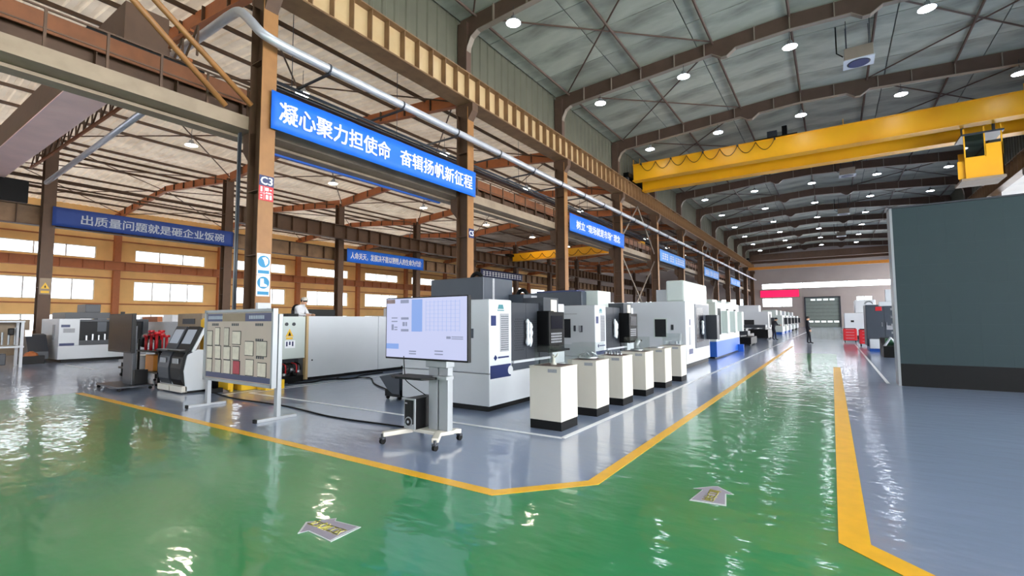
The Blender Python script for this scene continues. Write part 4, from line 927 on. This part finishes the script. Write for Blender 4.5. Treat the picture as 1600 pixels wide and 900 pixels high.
part('case', M_BLACK, pc, -4.79, -4.6, 4.56, 4.94, .17, .57, bevel=.006); part('front_bezel', M_ALU, pc, -4.795, -4.595, 4.545, 4.565, .175, .57, bevel=.004); part('front_inset', M_BLACK, pc, -4.78, -4.62, 4.538, 4.548, .24, .55, bevel=.003)
MB().cyl((-4.7, 4.53, .27), (-4.7, 4.545, .27), .065, 20).build('power_ring', M_ALU, pc); MB().cyl((-4.7, 4.524, .27), (-4.7, 4.535, .27), .05, 20).build('power_button', M_BLACK, pc); MB().cyl((-4.7, 4.52, .27), (-4.7, 4.526, .27), .018, 12).build('button_cap', M_STEEL, pc); part('badge', M_GRILLE, pc, -4.77, -4.73, 4.535, 4.54, .5, .515)
tag(MB().tube(smooth_path([(-4.85, 4.58, 1.12), (-4.85, 4.6, .9), (-4.83, 4.62, .78), (-4.7, 4.85, .575)]), .006, 6).build('monitor_cable', M_RUB), 'thin black cable hanging from the big monitor to the computer tower', 'cable')
# small chip bin beside the nearest machine
t = thing('chip_bin', 'dark grey tilted chip bin on casters left of the nearest machine', 'bin', (-7.3, 6.95, 0)); MB().prism([(-7.75, .45), (-7.15, .55), (-7.15, .12), (-7.35, .12), (-7.5, .2)], 'y', 6.75, 7.2).build('hopper', M_DGREY2, t, bevel=.01); part('frame', M_BLACK, t, -7.6, -7.15, 6.78, 7.15, .06, .2)
for x in (-7.55, -7.2):
    for y in (6.82, 7.1): MB().cyl((x-.015, y, .04), (x+.015, y, .04), .04, 12).build('caster', M_RUB, t)

t.location = (-7.42, 6.95, 0)
# ================================================================ NOTICE BOARD
t = thing('notice_board', 'free standing notice board of pinned papers in a grey metal frame', 'notice board', (-8.7, 4.4, 0)); yb = 4.38
for x in (-9.98, -7.6):
    part('post', M_ALU, t, x-.05, x+.05, yb-.0, yb+.07, .05, 1.72, bevel=.008)
    f = part('foot', M_ALU, t, x-.035, x+.035, yb-.32, yb+.36, 0, .05, bevel=.005); part('foot_cap', M_RUB, f, x-.04, x+.04, yb-.34, yb-.31, 0, .055)
bx0, bx1, bz0, bz1 = -9.9, -7.62, .56, 1.76
pn = part('panel', M_BOARD, t, bx0, bx1, yb-.06, yb-.03, bz0, bz1); 
part('frame_rail', M_ALU, t, bx0-.03, bx1+.03, yb-.09, yb-.01, bz1, bz1+.05); part('frame_rail', M_ALU, t, bx0-.03, bx1+.03, yb-.09, yb-.01, bz0-.05, bz0); part('frame_stile', M_ALU, t, bx0-.05, bx0, yb-.09, yb-.01, bz0-.05, bz1+.05); part('frame_stile', M_ALU, t, bx1, bx1+.05, yb-.09, yb-.01, bz0-.05, bz1+.05)
part('header_strip', M_NAVY, pn, bx0+.02, bx1-.02, yb-.066, yb-.06, 1.6, 1.74); part('header_photo', M_BEAMG, pn, bx0+.6, bx0+1.4, yb-.07, yb-.066, 1.6, 1.74); part('footer_strip', M_NAVY, pn, bx0+.02, bx1-.02, yb-.066, yb-.06, .575, .665)
for x0, n in ((bx0+.06, 10), (bx1-.75, 9)):
    for i in range(n): part('header_lettering', M_TXTG, pn, x0+i*.055, x0+i*.055+.04, yb-.069, yb-.066, 1.64, 1.7)
for x, z in ((.32, 1.54), (1.05, 1.54), (1.85, 1.54), (1.87, 1.28), (1.9, .99)):
    for i in range(4): part('title_lettering', M_DGREY, pn, bx0+x-.12+i*.065, bx0+x-.075+i*.065, yb-.064, yb-.06, z-.02, z+.025)
papers = [(.03, .22, 1.16, 1.42), (.34, .5, 1.17, 1.48), (.68, .84, 1.17, 1.48), (.98, 1.25, 1.2, 1.42), (.05, .24, .92, 1.14), (.36, .55, .92, 1.15), (.68, .9, .92, 1.14), (1.0, 1.22, .93, 1.15), (.05, .24, .67, .9), (.38, .58, .67, .9), (.7, .92, .67, .9), (1.03, 1.25, .68, .9), (1.42, 1.68, 1.02, 1.25), (1.8, 2.1, 1.02, 1.26), (1.46, 1.7, .68, .94), (1.85, 2.1, .68, .9)]
M_PINK = mat('pink_paper', (176, 72, 84), .6, var=.1, scale=12)
for i, (x0, x1, z0, z1) in enumerate(papers):
    pp = part('paper_backing', M_BLACK, pn, bx0+x0-.012, bx0+x1+.012, yb-.065, yb-.06, z0-.012, z1+.012); part('paper', M_PINK if i == 11 else M_PAPER, pp, bx0+x0, bx0+x1, yb-.069, yb-.065, z0, z1)

# ================================================================ TOUCH KIOSKS
def kiosk(label, x0, x1, y0, front):
    t = thing('touch_kiosk', label, 'kiosk', ((x0+x1)/2, y0+.28, 0), 'touch kiosks')
    yz = lambda L: [(y0+a, b) for a, b in L]
    MB().prism(yz([(.06, .05), (.56, .05), (.56, .93), (.3, .97), (.22, .93), (.08, .85), (.02, .5), (.06, .15)]), 'x', x0, x1).build('body', M_WHITE, t, bevel=.006)
    part('toe_base', M_BLACK, t, x0+.03, x1-.03, y0+.08, y0+.54, 0, .05); part('front_step', M_CREAMM, t, x0, x1, y0-.02, y0+.1, .03, .16, bevel=.008)
    MB().prism(yz([(.05, .17), (-.015, .3), (-.035, .55), (0, .8), (.06, .92), (.12, .92), (.06, .8), (.03, .55), (.05, .3), (.1, .17)]), 'x', x0+.02, x1-.02).build('front_cowl', front, t, bevel=.004)
    part('card_slot', M_GRILLE, t, x0+.15, x1-.18, y0-.045, y0-.02, .66, .77)
    MB().prism(yz([(-.1, .93), (.1, .9), (.12, .96), (-.08, .96)]), 'x', x0+.02, x1-.02).build('keyboard_ledge', front, t, bevel=.006); MB().prism(yz([(-.08, .962), (.06, .965), (.06, .97), (-.08, .968)]), 'x', x0+.06, x1-.06).build('keypad', M_GRILLE, t)
    hd = MB().prism(yz([(.1, .94), (.16, .92), (.4, 1.46), (.33, 1.49)]), 'x', x0+.01, x1-.03).build('screen_head', front, t, bevel=.008); MB().prism(yz([(.16, .92), (.23, .92), (.46, 1.43), (.4, 1.46)]), 'x', x0+.01, x1).build('head_back', M_WHITE, t, bevel=.006)
    q = lambda f, d: (y0+.1+.23*f+(-.92)*d, .94+.55*f+.39*d)
    MB().prism([q(.28, 0), q(.28, .006), q(.86, .006), q(.86, 0)], 'x', x0+.07, x1-.09).build('touch_screen', M_SCRM, hd)
    return t
kiosk('white touch kiosk with black front, right hand of the pair', -12.62, -12.02, 4.78, M_BLACK)
kiosk('white touch kiosk with charcoal front, left hand of the pair', -13.28, -12.68, 4.78, M_DGREY)

# ================================================================ DARK MONITOR STAND
t = thing('monitor_stand', 'dark switched off display on a black pillar stand beside the kiosks', 'monitor', (-14.4, 4.45, 0))
tv = part('monitor', M_BLACK, t, -15.3, -13.78, 4.38, 4.46, .86, 1.8, bevel=.008); part('screen', M_TVOFF, tv, -15.28, -13.8, 4.374, 4.38, .9, 1.78)
part('pillar', M_DGREY, t, -14.55, -13.95, 4.47, 4.55, .1, 1.5, bevel=.01); part('side_box', M_BLACK, t, -13.95, -13.82, 4.48, 4.75, .12, .45); part('camera', M_BLACK, tv, -14.6, -14.5, 4.39, 4.45, 1.8, 1.85)
bp = part('base_plate', M_DGREY, t, -15.05, -13.6, 4.1, 4.8, .07, .11, bevel=.01)
for x in (-15.0, -13.65):
    for y in (4.15, 4.75): MB().cyl((x-.02, y, .035), (x+.02, y, .035), .035, 12).build('caster', M_RUB, bp)
# low dolly behind it
t = thing('dolly', 'small grey wheeled dolly behind the dark display', 'dolly', (-17.2, 5.5, 0)); part('deck', M_GRILLE, t, -17.6, -16.7, 5.3, 5.8, .42, .5)
for x in (-17.55, -16.8):
    for y in (5.35, 5.72): lg = part('leg', M_BLACK, t, x, x+.07, y, y+.06, .1, .42); MB().cyl((x, y+.03, .06), (x+.07, y+.03, .06), .06, 12).build('caster', M_RUB, lg)
part('crossbar', M_BLACK, t, -17.6, -16.7, 5.3, 5.36, .24, .29); part('tub', M_BLUE if False else M_GRILLE, t, -17.4, -16.9, 5.35, 5.75, .5, .72, bevel=.04)
# red and black robot cart left of the kiosks
t = thing('tool_trolley', 'black trolley heaped with red fittings between the dark display and the kiosks', 'trolley', (-14.6, 6.0, 0))
part('shelf', M_BLACK, t, -15.1, -13.7, 5.8, 6.3, .82, .86); part('shelf', M_BLACK, t, -15.1, -13.7, 5.8, 6.3, .3, .34)
for x in (-15.08, -13.75):
    for y in (5.82, 6.24): part('leg', M_BLACK, t, x, x+.05, y, y+.05, .06, 1.15); MB().cyl((x, y, .03), (x+.05, y, .03), .03, 10).build('caster', M_RUB, t)
part('crate', M_CRANEB, t, -14.6, -14.1, 5.85, 6.2, .34, .75, bevel=.01); part('side_box', M_WHITE, t, -15.6, -15.15, 5.8, 6.2, .05, .7, bevel=.02); MB().tube([(-15.2, 6.0, .95), (-15.1, 6.0, 1.2), (-14.6, 6.0, 1.25), (-14.2, 6.0, 1.15)], .09, 8).build('arm', M_BLACK, t, smooth=True)
for k in range(9):
    x = -14.75+.11*k; MB().cyl((x, 5.9+.07*(k % 3), .86), (x, 5.9+.07*(k % 3), 1.2+.12*((k*7) % 4)/3), .035, 10).build('red_fitting', M_RED, t, smooth=True); MB().lathe([(.07, 0), (.075, .03), (.07, .06)], (x, 5.9+.07*(k % 3), 1.2+.12*((k*7) % 4)/3), 12).build('red_fitting', M_RED, t)
t.location = (-14.9, 5.2, 0)
# partitions and cabinets behind the kiosks
t = thing('white_partition', 'plain white partition panel behind the dark display', 'partition', (-26.6, 9.4, 0)); part('sheet', M_WHITE, t, -29.1, -24.2, 9.4, 9.46, .08, 1.6); part('foot', M_ALU, t, -29.0, -28.9, 9.1, 9.7, 0, .08); part('foot', M_ALU, t, -24.4, -24.3, 9.1, 9.7, 0, .08); part('red_cap', M_RUST, t, -28.2, -26.4, 9.35, 9.55, 1.6, 1.85)
t = thing('grey_cabinet', 'tall brown grey cabinet behind the kiosks', 'cabinet', (-22.2, 9.3, 0)); part('body', M_BEAMG, t, -23.3, -21.1, 9.0, 9.7, .0, 1.93, bevel=.01); part('vent', M_DGREY, t, -22.8, -21.7, 8.98, 9.0, 1.5, 1.72); d = part('door', M_BEAMG, t, -23.25, -21.15, 8.97, 9.0, .1, 1.42); part('handle', M_STEEL, d, -21.4, -21.36, 8.94, 8.97, .8, 1.0)
t = thing('yellow_guard', 'yellow guard panel between the kiosks and the notice board', 'guard', (-12.2, 5.53, 0)); part('panel', M_YELP, t, -12.95, -11.5, 5.5, 5.55, .04, 1.65, bevel=.006)
for x in (-12.97, -11.55): part('post', M_YELP, t, x, x+.06, 5.55, 5.61, 0, 1.68)
MB().prism([(-12.75, 1.35), (-12.5, 1.62), (-12.25, 1.35), (-12.5, 1.08)], 'y', 5.47, 5.5).build('diamond_plate', M_CRANEB, t)
t = thing('yellow_tray', 'low yellow spill tray on the floor behind the notice board', 'tray', (-11.7, 6.3, 0)); part('tray', M_YELP, t, -12.1, -11.4, 5.75, 6.5, 0, .17, bevel=.02); part('rim', M_YELP, t, -12.13, -11.37, 5.72, 6.53, .17, .22, bevel=.01); part('box', M_CRANEB, t, -12.0, -11.55, 5.85, 6.3, .22, .36, bevel=.01)
tag(B(-11.3, -10.9, 6.05, 6.5, 0, .22).build('yellow_crate', M_YELP, bevel=.02), 'small yellow crate right of the spill tray', 'crate')
t = thing('floor_pump', 'black upright pump in front of the yellow guard panel', 'pump', (-11.7, 5.3, 0)); part('base', M_BLACK, t, -11.85, -11.55, 5.2, 5.42, 0, .1); MB().cyl((-11.7, 5.3, .1), (-11.7, 5.3, .55), .08, 12).build('barrel', M_BLACK, t, smooth=True)

# ================================================================ ELECTRICAL CABINET AND WHITE ENCLOSURE
xe = -11.75
t = thing('electrical_cabinet', 'grey electrical cabinet with yellow warning triangle beside the white enclosure', 'cabinet', (xe-.35, 7.1, 0)); part('body', M_PALE, t, xe-.7, xe, 6.62, 7.55, .62, 1.72, bevel=.01); part('lower_frame', M_BLACK, t, xe-.7, xe-.05, 6.62, 7.55, 0, .16); part('lower_back', M_DGREY, t, xe-.7, xe-.25, 6.65, 7.52, .16, .62)
d = part('door', M_PALE, t, xe, xe+.02, 6.7, 7.52, .64, 1.68, bevel=.004); part('latch', M_DGREY, d, xe+.02, xe+.035, 6.76, 6.8, 1.05, 1.17)
for y in (7.0, 7.2): MB().cyl((xe+.02, y, 1.52), (xe+.04, y, 1.52), .045, 14).build('gauge', M_DGREY, d)
MB().prism([(6.98, 1.2), (7.2, 1.2), (7.09, 1.4)], 'x', xe+.02, xe+.026).build('warning_triangle', M_YELP, d); MB().prism([(7.05, 1.22), (7.13, 1.22), (7.09, 1.33)], 'x', xe+.026, xe+.03).build('warning_symbol', M_BLACK, d); part('warning_caption', M_YELP, d, xe+.02, xe+.026, 7.0, 7.18, 1.13, 1.18); part('instruction_label', M_TXT, d, xe+.02, xe+.026, 6.97, 7.25, .9, 1.1)
for i in range(3): part('label_mark', M_NAVY, d, xe+.026, xe+.029, 7.0+.08*i, 7.04+.08*i, .95+.03*(i % 2), 1.07)
for k in range(8):
    y = 6.7+.1*k; MB().cyl((xe-.2, y, .2+.06*(k % 3)), (xe+.0, y, .22+.06*(k % 3)), .045, 10).build('valve', M_STEEL if k % 2 else M_BLACK, t, smooth=True); MB().tube(smooth_path([(xe-.2, y, .5), (xe-.02, y+.02, .45), (xe-.05, y+.05, .25)]), .018, 6).build('hose', M_RED if k % 3 == 0 else M_BLACK, t)
part('red_valve_block', M_RED, t, xe-.1, xe+.03, 6.63, 6.78, .55, .64)
t = thing('machine_enclosure', 'long white three panel machine enclosure beyond the notice board', 'machine', (xe-1.2, 9.3, 0)); part('body', M_WHITE, t, xe-2.2, xe-.06, 7.62, 11.4, .12, 1.72); part('plinth', M_BLACK, t, xe-2.1, xe-.15, 7.7, 11.3, 0, .12)
for y0, y1, off in ((7.62, 8.78, .04), (8.8, 10.02, .0), (10.04, 11.0, -.01)):
    pnl = part('panel', M_WHITE, t, xe-.05+off, xe+off, y0, y1, .1, 1.73, bevel=.008)
    if y0 < 8: MB().cyl((xe+off, y0+.12, .55), (xe+off+.012, y0+.12, .55), .02, 10).build('lock', M_BLACK, pnl)
part('end_trim', M_CREAM, t, xe-.1, xe+.04, 7.56, 7.62, .05, 1.73)
pb = part('rear_panel', M_GRILLE, t, xe-.3, xe-.2, 11.05, 12.2, .12, 1.1)
t = thing('machine_platform', 'raised grey machine platform behind the white enclosure', 'platform', (-14.8, 9.3, 0)); part('deck', M_DGREY2, t, -15.6, -14.1, 7.9, 10.8, .58, .66)
for x in (-15.55, -14.2):
    for y in (7.95, 10.7): part('leg', M_DGREY, t, x, x+.08, y, y+.08, 0, .58)
part('tool_head', M_BLACK, t, -15.5, -14.7, 9.4, 10.6, .66, 2.0, bevel=.03); MB().tube([(-15.0, 9.3+.13*math.cos(a), 1.95+.17*math.sin(a)) for a in [PI*i/8 for i in range(9)]], .05, 8).build('cable_chain', M_RUB, t, smooth=True)
tag(B(-12.3, -12.0, 7.2, 7.5, 1.72, 1.8).build('black_box', M_BLACK, bevel=.01), 'small black box on top of the electrical cabinet', 'box')

# ================================================================ LEFT MACHINE AND BENCH
t = thing('machining_centre', 'white machining centre with open dark window at far left before the ochre wall', 'machine', (-26.5, 7.2, 0)); x0 = -25.5
part('plinth', M_BLACK, t, -27.9, x0-.08, 5.85, 8.9, 0, .14); part('base_skirt', M_WHITE, t, -28, x0, 5.72, 9.0, .12, .66, bevel=.015); s = part('side_column', M_WHITE, t, -28, x0, 5.72, 6.35, .66, 1.74, bevel=.02)
part('window_interior', M_HOLE, t, -27.6, x0-.15, 6.35, 8.6, .66, 1.7); part('window_sill', M_DGREY, t, x0-.15, x0, 6.35, 8.7, .66, .85); part('window_head', M_DGREY, t, x0-.15, x0, 6.35, 8.7, 1.62, 1.72); part('window_post', M_DGREY, t, x0-.15, x0, 8.5, 8.7, .85, 1.62)
MB().cyl((x0-.14, 7.75, 1.2), (x0-.1, 7.75, 1.2), .38, 24).build('round_cover', M_GRILLE, t); part('spindle', M_DGREY2, t, x0-.6, x0-.14, 6.95, 7.25, 1.2, 1.75)
for k in range(4): MB().cyl((x0-.12, 6.6+.2*k, .85), (x0-.12, 6.6+.2*k, 1.05+.05*(k % 2)), .04, 10).build('fixture', M_STEEL, t)
part('head_cover', M_DGREY, t, -27.6, -25.8, 5.95, 7.4, 1.74, 2.0); part('motor_cover', M_DGREY, t, -27.0, -25.9, 6.6, 7.1, 2.0, 2.35, bevel=.02); part('data_plate', M_NAVY, s, x0, x0+.01, 5.78, 6.05, 1.4, 1.5); part('blue_stripe', M_NAVY, s, x0, x0+.01, 5.75, 6.2, .66, .76); part('nameplate', M_GRILLE, s, x0, x0+.01, 5.85, 6.2, 1.18, 1.35); part('side_slot', M_GRILLE, s, -26.3, -26.0, 5.7, 5.72, .9, 1.5)
wb = thing('tool_rack', 'white framed tool rack with hanging tools at the left edge', 'rack', (-24.4, 4.1, 0))
for x, y in ((-24.9, 3.0), (-24.9, 4.45), (-24.2, 3.0), (-24.2, 4.45)): part('post', M_WHITE, wb, x-.04, x+.04, y-.04, y+.04, 0, 1.65)
part('shelf', M_WHITE, wb, -25, -24.1, 2.9, 4.5, .7, .76); part('top_rail', M_WHITE, wb, -25, -24.1, 2.9, 4.5, 1.6, 1.66); part('mesh_back', M_BEAMG, wb, -24.98, -24.95, 2.95, 4.45, .76, 1.6)
for k in range(9): MB().cyl((-24.5, 3.05+.16*k, .8), (-24.5, 3.05+.16*k, 1.25+.08*(k % 3)), .03, 8).build('tool_holder', M_STEEL, wb)
part('dark_bag', M_BLACK, wb, -24.35, -24.15, 4.1, 4.25, 1.15, 1.4, bevel=.04); part('lower_case', M_DGREY, wb, -24.8, -24.3, 3.4, 4.1, .1, .5, bevel=.02)
t = thing('chip_conveyor', 'dark chip conveyor with scrap bin left of the white machine', 'conveyor', (-26.4, 5.2, 0)); MB().prism([(-27.6, .15), (-25.9, .15), (-25.9, .45), (-26.4, 1.1), (-26.8, 1.15), (-27.6, .9)], 'y', 4.95, 5.55).build('housing', M_DGREY, t, bevel=.015); part('bin', M_BLACK, t, -26.2, -25.7, 4.7, 5.4, 0, .3, bevel=.01); MB().lathe([(.22, 0), (.18, .1), (.06, .18)], (-25.95, 5.05, .3), 10).build('swarf_heap', M_RUST, t); part('spray_guard', M_STEEL, t, -26.45, -26.2, 4.9, 5.1, 1.05, 1.3)
t = thing('storage_cabinet', 'dark windowed cabinets by the wall behind the scrap conveyor', 'cabinet', (-33.5, 5.5, 0)); part('body', M_BEAMG, t, -33.9, -33.4, 3.6, 6.4, 0, 1.75)
for y in (3.9, 4.8, 5.6): part('glass_door', M_TVOFF, t, -33.4, -33.38, y, y+.6, .8, 1.6)
for i, (x, y, L, m) in enumerate(((-31, 11, 3.5, M_WHITE), (-30, 17, 3.5, M_GRILLE), (-44, 14, 4, M_WHITE), (-44, 22, 4, M_DGREY2), (-30, 27, 3, M_WHITE))):
    smallmc('%s of the background machines between the second column row and the kiosks' % ORD[i+1], x, y, L, 2.0, 2.2, M_BLACK, m, 'background machines')

# floor cables
tag(MB().tube(smooth_path([(-13.0, 5.5, .012), (-10.6, 5.1, .012), (-8.6, 5.15, .012), (-7.0, 5.0, .012), (-5.6, 5.1, .012), (-4.95, 5.15, .012)]), .014, 6).build('floor_cable', M_RUB, smooth=True), 'black cable on the floor running behind the notice board to the monitor stand', 'cable')
tag(MB().tube(smooth_path([(-11.6, 8.5, .02), (-11.2, 8.2, .02), (-10.8, 8.9, .02), (-9.6, 8.1, .02), (-8.3, 7.5, .02), (-7.6, 7.35, .02)]), .016, 6).build('floor_cable', M_RUB, smooth=True), 'black hose on the floor from the white enclosure to the chip bin', 'cable')
tag(MB().tube(smooth_path([(-11.6, 7.0, .02), (-11.3, 7.5, .02), (-11.5, 8.0, .02), (-11.1, 8.6, .02), (-11.45, 9.2, .02), (-11.5, 10.0, .02)]), .018, 6).build('floor_cable', M_RUB, smooth=True), 'tangle of black hose along the foot of the white enclosure', 'cable')

# ================================================================ PEOPLE
def person(label, loc, head_dir, joints, mats, cap=None, hair=True, h=1.7):
    """one skinned body; joints maps name -> (x, y, z) for a figure facing +y, z up, at height 1.7"""
    s = h/1.7; J = {k: Vector(v)*s for k, v in joints.items()}
    rad = dict(pelvis=.14, belly=.135, chest=.15, neck=.06, head0=.085, head=.1, headtop=.075, sh=.075, el=.05, wr=.04, hand=.045, fing=.025, hip=.09, kn=.065, an=.045, toe=.04)
    edges = [('pelvis','belly'),('belly','chest'),('chest','neck'),('neck','head0'),('head0','head'),('head','headtop')]
    for d in 'LR':
        edges += [('chest','sh'+d),('sh'+d,'el'+d),('el'+d,'wr'+d),('wr'+d,'hand'+d),('hand'+d,'fing'+d),('pelvis','hip'+d),('hip'+d,'kn'+d),('kn'+d,'an'+d),('an'+d,'toe'+d)]
    names = list(J); idx = {n: i for i, n in enumerate(names)}
    me = bpy.data.meshes.new('skeleton'); me.from_pydata([J[n] for n in names], [(idx[a], idx[b]) for a, b in edges], [])
    o = bpy.data.objects.new('skeleton', me); col.objects.link(o)
    sk = o.modifiers.new('skin', 'SKIN'); sk.use_smooth_shade = True
    for n in names:
        r = rad.get(n, rad.get(n[:-1], .06))*s; sv = me.skin_vertices[0].data[idx[n]]; sv.radius = (r, r*.8 if n in ('chest', 'belly', 'pelvis') else r); sv.use_root = n == 'pelvis'
    ss = o.modifiers.new('sub', 'SUBSURF'); ss.levels = 2; ss.render_levels = 2
    dg = bpy.context.evaluated_depsgraph_get(); dg.update()
    bm_ = bpy.data.meshes.new_from_object(o.evaluated_get(dg)); bpy.data.objects.remove(o); bpy.data.meshes.remove(me)
    bm_.materials.clear()
    for m in mats: bm_.materials.append(m)          # skin, top, trousers, shoes
    zn = J['neck'].z+.02*s; zp = J['pelvis'].z-.02*s; za = .1*s
    for p in bm_.polygons:
        c = p.center; z = c.z; p.use_smooth = True
        hand = min((c-J['hand'+d]).length for d in 'LR') < .085*s
        p.material_index = 0 if (z > zn and (c-J['head']).length < .24*s) or hand else 3 if z < za else 2 if z < zp else 1
    t = bpy.data.objects.new('person', bm_); col.objects.link(t); t.location = loc; t.rotation_euler = (0, 0, head_dir); ORG[t.name] = (0, 0, 0)
    tag(t, label, 'person')
    H = J['head']
    if hair:
        MB().lathe([(.098*s, -.01*s), (.108*s, .05*s), (.09*s, .11*s), (.04*s, .135*s)], H+Vector((0, -.015*s, 0)), 14).build('hair', M_HAIR, t, smooth=True)
    if cap:
        cp = MB().lathe([(.108*s, .03*s), (.11*s, .07*s), (.09*s, .13*s), (.03*s, .145*s)], H, 14).build('cap', cap, t, smooth=True)
        B(H.x-.07*s, H.x+.07*s, H.y+.07*s, H.y+.19*s, H.z+.035*s, H.z+.05*s).build('cap_brim', cap, cp)
    for sx in (-1, 1):
        MB().lathe([(.003*s, -.012*s), (.013*s, 0), (.003*s, .012*s)], H+Vector((.035*s*sx, .095*s, 0)), 8).build('eye', M_HAIR, t); MB().lathe([(.006*s, -.03*s), (.018*s, 0), (.006*s, .03*s)], H+Vector((.103*s*sx, 0, -.005*s)), 8).build('ear', mats[0], t)
    MB().add([H+Vector(v)*s for v in ((-.015, .09, -.03), (.015, .09, -.03), (0, .125, -.03), (0, .095, .015))], [(0,1,2), (0,2,3), (1,3,2), (0,3,1)]).build('nose', mats[0], t); B(H.x-.025*s, H.x+.025*s, H.y+.085*s, H.y+.097*s, H.z-.058*s, H.z-.05*s).build('mouth', mat('lips', (150, 84, 76), .5), t)
    return t
stand = dict(pelvis=(0, 0, .95), belly=(0, .01, 1.1), chest=(0, 0, 1.32), neck=(0, 0, 1.47), head0=(0, .02, 1.53), head=(0, .03, 1.6), headtop=(0, .02, 1.66),
    shL=(-.17, 0, 1.38), elL=(-.23, -.02, 1.12), wrL=(-.22, .08, .9), handL=(-.21, .1, .83), fingL=(-.2, .12, .75), shR=(.17, 0, 1.38), elR=(.23, -.02, 1.12), wrR=(.22, .08, .9), handR=(.21, .1, .83), fingR=(.2, .12, .75),
    hipL=(-.09, 0, .9), knL=(-.1, .03, .5), anL=(-.1, -.02, .09), toeL=(-.11, .14, .04), hipR=(.09, 0, .9), knR=(.1, .08, .5), anR=(.1, .1, .09), toeR=(.11, .26, .04))
person('person in dark work clothes standing in the main aisle', (-1.38, 35.9, 0), -1.3, stand, (M_SKIN, M_CLOTHD, M_CLOTHD, M_BLACK))
lean = dict(stand); lean.update(chest=(0, .1, 1.3), neck=(0, .17, 1.44), head0=(0, .21, 1.49), head=(0, .24, 1.55), headtop=(0, .25, 1.61), belly=(0, .04, 1.1), shL=(-.17, .1, 1.36), shR=(.17, .1, 1.36), elL=(-.22, .22, 1.14), elR=(.22, .22, 1.14), wrL=(-.15, .42, 1.12), wrR=(.15, .42, 1.12), handL=(-.12, .48, 1.12), handR=(.12, .48, 1.12), fingL=(-.1, .56, 1.12), fingR=(.1, .56, 1.12))
person('person in black leaning over the dark machine beds beside the aisle', (-3.75, 40.6, 0), -1.0, lean, (M_SKIN, M_CLOTHD, M_CLOTHD, M_BLACK))
pw = person('person in white jacket and pale cap bending over behind the white enclosure', (-14.45, 9.0, .66), -1.2, lean, (M_SKIN, M_CLOTHW, M_CLOTHD, M_BLACK), cap=M_CREAMM, hair=True, h=1.72)

for i, (z, r) in enumerate(((8.95, .06), (9.15, .045), (9.5, .07))):
    tag(MB().cyl((-35.6, Y0+.05, z), (-35.6, 106.5, z), r, 8).build('long_pipe', M_COLD, smooth=True), '%s dark long pipe above the dark blue banner at left' % ('lowest', 'middle', 'topmost')[i], 'pipe')

# pale diagonal braces between two pairs of centre row columns
for i, (ya, yb) in enumerate(((34.3, 42.7), (61.3, 69.7))):
    t = thing('column_brace', 'pale crossed struts between centre row columns, %s' % ('behind the tall white machine' if i == 0 else 'toward the far wall'), 'brace', (-13.2, ya, 0))
    for a, b in (((ya, .1), (yb, 6.8)), ((yb, .1), (ya, 6.8)), ((ya, 7.5), ((ya+yb)/2, 11.0)), ((yb, 7.5), ((ya+yb)/2, 11.0))):
        MB().cyl((-13.2, a[0], a[1]), (-13.2, b[0], b[1]), .055, 8).build('strut', M_STIFF, t, smooth=True)
